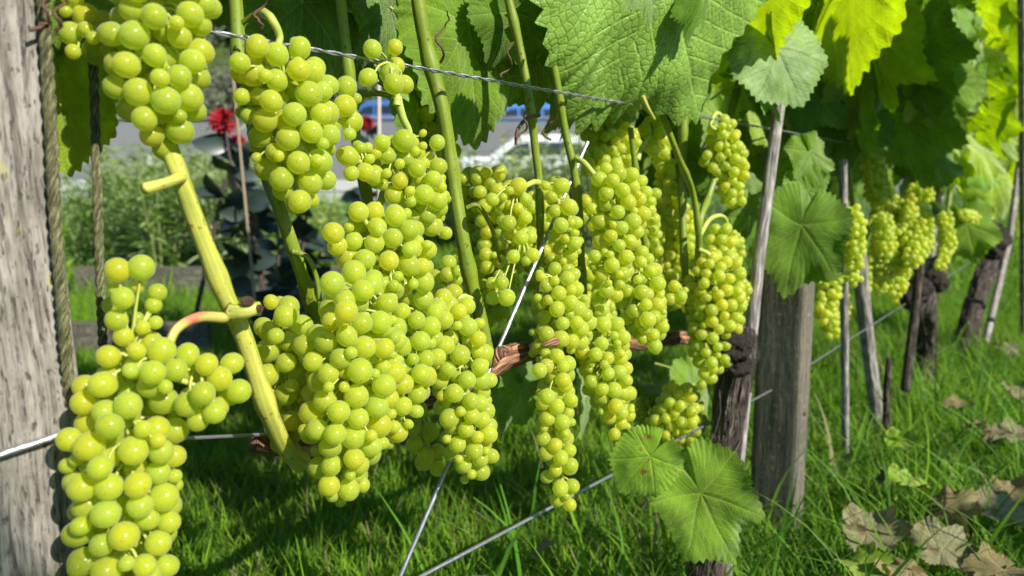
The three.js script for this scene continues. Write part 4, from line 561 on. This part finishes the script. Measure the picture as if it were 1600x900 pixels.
cluster('cluster hanging from the twisted wire in the upper middle left', [[[414, 100, 46, 0.0], [445, 140, 84, 0.0], [462, 210, 76, 0.0], [466, 265, 62, 0.0], [470, 315, 34, 0.0]], [[540, 140, 26, 0.01], [545, 190, 30, 0.01]], [[400, 190, 32, -0.02], [440, 260, 40, -0.02]]], { seed: 3, br: 1.0, stalk: [[412, 20, -0.01], [424, 30, 0.0], [437, 60, 0.0]], extra: [[438, 80, 11, 0.0], [375, 98, 16, 0.01], [402, 72, 18, 0.01]] });
cluster('handful of berries on a bare stalk above the twisted wire', [[[608, 112, 14, 0.0], [622, 122, 18, 0.0]]], { seed: 4, dense: 0.5, stalk: [[620, 165, 0.0], [620, 150, 0.0]], extra: [[582, 77, 15, 0.005], [617, 74, 13, 0.005], [575, 121, 15, 0.005], [615, 131, 17, 0.01], [619, 103, 14, -0.005], [632, 132, 14, 0.0]] });
cluster('mid upper cluster below the bare stalk, right of the green shoot', [[[622, 250, 48, 0.0], [650, 285, 58, 0.0], [668, 325, 42, 0.0], [688, 372, 18, 0.0]], [[556, 250, 32, 0.0], [590, 265, 34, -0.01]]], { seed: 5, stalk: [[620, 152, 0.0], [630, 185, 0.0], [640, 210, 0.0]], extra: [[631, 220, 18, 0.01], [661, 208, 6, 0.01], [661, 228, 7, 0.01], [683, 223, 13, 0.01], [597, 223, 13, 0.005], [663, 255, 9, 0.01]], small: 0.1 });
cluster('large central sunlit cluster, upper shoulders in the middle of the frame', [[[566, 340, 34, 0.01], [600, 385, 70, 0.01], [640, 412, 56, 0.012]], [[612, 345, 34, 0.015], [600, 420, 55, 0.015]], [[522, 370, 16, 0.01], [545, 400, 30, 0.005]]], { seed: 6, stalk: [[600, 300, -0.03], [592, 320, -0.01]], extra: [[521, 364, 17, 0.02], [560, 331, 16, 0.01], [585, 330, 15, 0.01], [618, 338, 17, 0.02]] });
cluster('long central cluster reaching lowest in the middle left', [[[560, 470, 62, 0.02], [556, 560, 88, 0.025], [545, 650, 78, 0.025], [540, 720, 62, 0.025], [532, 765, 34, 0.025]]], { seed: 7, stalk: [[560, 400, -0.02], [560, 430, 0.0]], extra: [[519, 443, 20, 0.045], [541, 487, 19, 0.045]] });
cluster('shaded cluster just right of the thick yellow shoot', [[[445, 500, 46, -0.01], [446, 570, 56, -0.012], [452, 640, 48, -0.015], [455, 700, 30, -0.02]]], { seed: 8, extra: [[446, 494, 18, 0.01], [431, 525, 13, 0.01], [475, 540, 18, 0.01]] });
cluster('broad middle cluster between the long one and the guy wire', [[[650, 500, 52, 0.01], [640, 570, 60, 0.01], [612, 640, 46, 0.01], [608, 690, 22, 0.005]], [[690, 480, 30, 0.01]]], { seed: 9 });
cluster('cluster left of the guy wire with its lower part in shade', [[[705, 510, 56, 0.01], [722, 570, 56, 0.01], [728, 640, 52, 0.012], [738, 700, 46, 0.012], [740, 735, 30, 0.012]], [[660, 520, 44, 0.0]]], { seed: 10, stalk: [[742, 470, -0.02], [720, 465, -0.01]] });
cluster('small low cluster between two large ones, at the head of the guy wire', [[[650, 650, 24, -0.03], [664, 690, 36, -0.03], [674, 728, 24, -0.03]]], { seed: 11 });
cluster('shaded cluster deep behind the thick shoot in the upper middle', [[[735, 280, 28, -0.13], [765, 330, 50, -0.14], [760, 400, 56, -0.14], [765, 470, 40, -0.14]]], { seed: 12 });
cluster('shaded cluster behind the upper shoots, below the big leaf left of centre', [[[650, 130, 34, -0.1], [690, 190, 40, -0.1], [700, 230, 24, -0.1]]], { seed: 13 });
cluster('loose cluster of separate berries right of the thick shoot', [[[800, 305, 36, 0.0], [815, 335, 26, 0.0]], [[815, 385, 22, 0.0]]], { seed: 14, dense: 0.5, small: 0.3, stalk: [[842, 285, -0.02], [830, 286, -0.01]], extra: [[769, 312, 11, 0.01], [795, 348, 12, 0.01], [821, 340, 11, 0.01], [814, 372, 12, 0.01], [828, 371, 11, 0.005], [802, 401, 11, 0.01], [832, 399, 12, 0.012], [822, 408, 8, 0.01], [784, 442, 11, 0.012], [792, 465, 14, 0.016], [770, 466, 11, 0.0], [768, 442, 9, 0.0]] });
cluster('narrow cluster with sunlit right side beside the slim green shoot', [[[868, 300, 26, -0.005], [880, 345, 34, -0.005], [890, 385, 26, -0.005], [880, 415, 20, -0.01]]], { seed: 15 });
cluster('sunlit cluster hanging from a curved stalk right of centre', [[[962, 290, 46, 0.02], [978, 320, 52, 0.02], [962, 370, 46, 0.02], [952, 420, 38, 0.02], [948, 455, 26, 0.02]], [[1012, 312, 26, 0.025], [930, 300, 20, 0.01]]], { seed: 16, stalk: [[900, 248, -0.01], [912, 254, 0.0], [928, 272, 0.01], [944, 288, 0.015]] });
cluster('sunlit cluster in the centre right above the old brown cane', [[[870, 450, 44, 0.0], [880, 500, 56, 0.0], [860, 535, 40, 0.0]], [[925, 500, 32, 0.0]]], { seed: 17, stalk: [[905, 420, -0.015], [890, 425, -0.01]], small: 0.14 });
cluster('cluster lit along its right edge, right of the curved stalk one', [[[1000, 425, 40, 0.015], [1005, 480, 48, 0.018], [1018, 520, 30, 0.02], [1022, 535, 20, 0.02]], [[1055, 460, 26, 0.01]]], { seed: 18, stalk: [[952, 455, 0.0], [968, 470, 0.005], [975, 490, 0.01]], extra: [[1012, 500, 13, 0.035], [1030, 492, 12, 0.03]] });
cluster('long narrow cluster hanging alone in front of the dark grass', [[[868, 575, 36, 0.015], [868, 620, 38, 0.015], [868, 680, 34, 0.015], [874, 730, 34, 0.015], [884, 775, 26, 0.015]]], { seed: 19, stalk: [[862, 545, 0.0], [864, 555, 0.005]], extra: [[843, 579, 12, 0.03], [855, 620, 13, 0.035], [880, 594, 12, 0.03], [880, 573, 10, 0.028]] });
cluster('tapering cluster with a pointed sunlit tip above the spotted leaf', [[[940, 530, 52, 0.005], [945, 580, 50, 0.008], [958, 620, 40, 0.01], [970, 655, 26, 0.012], [962, 672, 16, 0.012]]], { seed: 20, stalk: [[950, 470, 0.0], [942, 495, 0.0]] });
cluster('dark shaded cluster under the big glossy leaf', [[[935, 200, 34, -0.12], [962, 225, 46, -0.12], [930, 255, 30, -0.12], [975, 270, 24, -0.12]]], { seed: 21 });
cluster('small cluster beneath the glossy leaf tip, right of the dark one', [[[1020, 205, 28, -0.03], [1030, 228, 26, -0.03]]], { seed: 22, stalk: [[996, 250, -0.03], [1002, 232, -0.03]] });
cluster('upper right cluster hanging before the yellow leaf', [[[1128, 205, 28, -0.01], [1140, 250, 36, -0.01], [1142, 300, 30, -0.01]], [[1112, 250, 22, -0.02]]], { seed: 23, stalk: [[1135, 190, -0.02], [1118, 178, -0.01], [1110, 196, -0.01]] });
cluster('shaded cluster behind the thin forked shoot', [[[1050, 330, 36, -0.1], [1060, 395, 44, -0.1], [1062, 450, 40, -0.1]], [[1020, 370, 24, -0.1]]], { seed: 24 });
cluster('small bunch on a curling tendril left of the thin stake', [[[1125, 370, 26, -0.01], [1150, 388, 20, -0.01], [1118, 400, 20, -0.01]]], { seed: 25, stalk: [[1092, 370, -0.01], [1110, 342, -0.01], [1132, 340, -0.01], [1138, 360, -0.01]] });
cluster('full shaded cluster hanging beside the knobbly trunk head', [[[1120, 445, 58, 0.0], [1118, 500, 52, 0.0], [1110, 550, 38, 0.0], [1105, 592, 20, 0.0]], [[1165, 455, 20, 0.005]]], { seed: 26, stalk: [[1092, 390, -0.01], [1108, 398, 0.0], [1116, 420, 0.0]] });
cluster('low shaded cluster above the two hanging leaves', [[[1060, 640, 46, -0.04], [1070, 670, 40, -0.04], [1040, 660, 36, -0.05]]], { seed: 27 });
cluster('low dark bunch behind the old cane and the tapering cluster', [[[1010, 640, 26, -0.1], [1010, 680, 22, -0.1]]], { seed: 46 });
const G2 = 'grape clusters of the vines beyond the square post';
cluster('sunlit topped cluster just right of the square post leaves', [[[1330, 345, 27, 0.03], [1335, 390, 22, 0.03], [1333, 435, 17, 0.03]]], { seed: 28, group: G2 });
cluster('shaded cluster touching the right edge of the big dark leaf', [[[1300, 400, 22, 0.0], [1295, 450, 26, 0.0], [1285, 490, 18, 0.0]]], { seed: 29, group: G2 });
cluster('long shaded cluster in the middle of the far bunches', [[[1378, 350, 22, 0.0], [1382, 400, 24, 0.0], [1378, 445, 18, 0.0]]], { seed: 30, group: G2 });
cluster('shaded cluster highest among the far bunches', [[[1362, 250, 22, -0.02], [1372, 300, 24, -0.02], [1380, 330, 18, -0.02]]], { seed: 31, group: G2 });
cluster('brightest yellow cluster among the far bunches', [[[1446, 335, 14, 0.05], [1440, 375, 24, 0.05], [1426, 405, 18, 0.05]]], { seed: 32, group: G2 });
cluster('dark cluster left of the brightest far one', [[[1410, 370, 22, 0.02], [1408, 410, 22, 0.02], [1400, 455, 18, 0.02]]], { seed: 33, group: G2 });
cluster('shaded cluster right against the gnarled trunk head', [[[1476, 345, 16, 0.04], [1480, 385, 18, 0.04], [1470, 415, 12, 0.04]]], { seed: 34, group: G2 });
cluster('small sunlit bunch hanging between the two black trunks', [[[1505, 335, 10, 0.04], [1522, 342, 12, 0.04]]], { seed: 35, group: G2 });
cluster('bright cluster at the right edge behind the slanting stake', [[[1592, 340, 10, 0.0], [1590, 365, 10, 0.0]]], { seed: 36, group: G2 });
cluster('low shaded cluster above the grass beyond the post', [[[1290, 480, 22, -0.05], [1300, 520, 16, -0.05]]], { seed: 37, group: G2 });
cluster('dim cluster under the hanging midgreen leaf', [[[1430, 300, 16, -0.03], [1420, 340, 18, -0.03]]], { seed: 38, group: G2 });
cluster('small yellow bunch peeping through beside the post stake', [[[1305, 285, 11, -0.03], [1310, 315, 11, -0.03]]], { seed: 39, group: G2 });

cluster('dim bunch hanging left of the upright grey stake, high under the leaves', [[[1308, 340, 15, -0.06], [1306, 385, 15, -0.06]]], { seed: 51, group: G2 });
cluster('dim long bunch between the upright stake and the slim trunk', [[[1352, 400, 14, -0.06], [1350, 450, 15, -0.06], [1346, 490, 10, -0.06]]], { seed: 52, group: G2 });
cluster('dim bunch just left of the short dark stake', [[[1416, 430, 14, -0.04], [1410, 470, 12, -0.04]]], { seed: 53, group: G2 });
cluster('dim bunch under the highest far bunch', [[[1400, 320, 16, -0.06], [1402, 355, 14, -0.06]]], { seed: 54, group: G2 });
cluster('small bunch above the brightest far cluster', [[[1452, 290, 11, 0.0], [1450, 312, 10, 0.0]]], { seed: 55, group: G2 });
cluster('dim low bunch beside the right side of the square post', [[[1278, 430, 16, -0.02], [1280, 465, 16, -0.02]]], { seed: 56, group: G2 });
cluster('dim bunch behind the low shaded one beyond the post', [[[1320, 470, 14, -0.1], [1322, 500, 10, -0.1]]], { seed: 57, group: G2 });
cluster('bright little bunch over the head of the farthest black trunk', [[[1548, 330, 9, 0.03], [1545, 350, 8, 0.03]]], { seed: 58, group: G2 });
cluster('shaded cluster filling the gap right of the thick shoot, behind the loose berries', [[[840, 330, 34, -0.1], [850, 390, 40, -0.1], [845, 440, 30, -0.1]]], { seed: 59 });
cluster('shaded cluster behind the long narrow one, above the old cane', [[[905, 420, 30, -0.1], [935, 480, 34, -0.1]]], { seed: 60 });
cluster('shaded cluster behind the upper right of the curved stalk cluster', [[[1040, 260, 24, -0.08], [1045, 300, 22, -0.08]]], { seed: 61 });

cluster('dark cluster deepest in the gap between the thick shoot and the loose berries', [[[772, 300, 44, -0.11], [785, 370, 50, -0.11], [775, 440, 42, -0.11]]], { seed: 62 });
cluster('dark cluster behind the guy wire, above the end of the peeling cane', [[[868, 310, 36, -0.09], [875, 390, 40, -0.09], [880, 450, 34, -0.09]]], { seed: 63 });
cluster('dark cluster tucked behind the sunlit curved stalk one', [[[920, 330, 30, -0.08], [1000, 350, 36, -0.08], [1010, 420, 34, -0.08]]], { seed: 64 });
cluster('shaded cluster between the two central ones, above the cane', [[[700, 420, 34, -0.06], [690, 470, 40, -0.06]]], { seed: 65 });

// ---------------------------------------------------------------- fallen leaves in the grass at the lower right
const onGround = (px, py, h = 0.05) => { const d = sight(px, py), s = (h - EYE) / d.y; return eye.clone().addScaledVector(d, s); };
function fallen(label, px, py, size, m, g, turn, tilt = 0.3) {
  const p = onGround(px, py, 0.075), o = thing('fallen_leaf', label, 'fallen leaf', p), a = turn, y = V(Math.cos(a), Math.sin(a) * 0.25 - 0.05, Math.sin(a)).normalize(), n = V(tilt * Math.cos(a * 3 + 1), 1, 0.25 + tilt * Math.sin(a * 2));
  const b = leaf(o, p, p.clone().addScaledVector(y, size * 0.6), n, LGdry[g], m, false, 1); b.name = 'blade'; mesh('petiole', petiole, petMat, b); return o;
}
fallen('large grey green dry leaf lying near the foot of the square post', 1355, 832, 0.075, LM.dry, 0, 0.4);
fallen('large grey dry leaf with its stalk across it, bottom right', 1470, 862, 0.08, LM.dry, 1, 0.25);
fallen('curled brown leaf leaning in the middle of the leaf litter', 1475, 795, 0.075, LM.brown, 2, 0.9, 0.8);
fallen('yellow edged leaf above the brown curled one', 1420, 755, 0.065, LM.yellowDry, 1, -0.3);
fallen('pale wilted leaf left of the yellow edged leaf', 1405, 740, 0.06, LM.dry, 2, 2.6);
fallen('brown leaf folded upright at the right edge', 1575, 775, 0.06, LM.brown, 0, 0.2, 0.9);
fallen('grey green leaf flat at the right edge', 1560, 800, 0.07, LM.dry, 1, 0.1);
fallen('orange brown leaf at the bottom edge among the litter', 1420, 892, 0.065, LM.brown, 2, 3.0);
fallen('dark dry leaf in the bottom right corner', 1570, 890, 0.07, LM.brown, 1, 2.8);
fallen('small pale pink dry leaf standing in the sunlit grass', 1522, 668, 0.04, LM.brown, 0, 1.2, 0.9);
fallen('small brown leaf right of the pale standing one', 1548, 675, 0.04, LM.brown, 2, 0.3, 0.8);
fallen('brown leaf in shade beyond the sunlit grass', 1500, 632, 0.055, LM.brown, 1, 2.9);
fallen('grey leaf lying far right in the bright grass', 1590, 615, 0.07, LM.dry, 0, 0.0);
fallen('grey leaf at the right edge below the bright grass', 1590, 680, 0.075, LM.dry, 1, 3.0);
fallen('pale leaf in the sun at the far right of the lawn', 1570, 540, 0.07, LM.dry, 2, 0.1);
fallen('yellowing leaf close to the slim trunk foot', 1405, 690, 0.055, LM.yellowDry, 0, 0.6);
fallen('small rolled brown leaf in the dark grass near the low wire', 842, 855, 0.03, LM.brown, 2, 1.0, 0.6);
fallen('green brown leaf half sunk in the litter at the bottom', 1345, 880, 0.06, LM.yellowDry, 1, 1.2);

renderer.render(scene, camera);
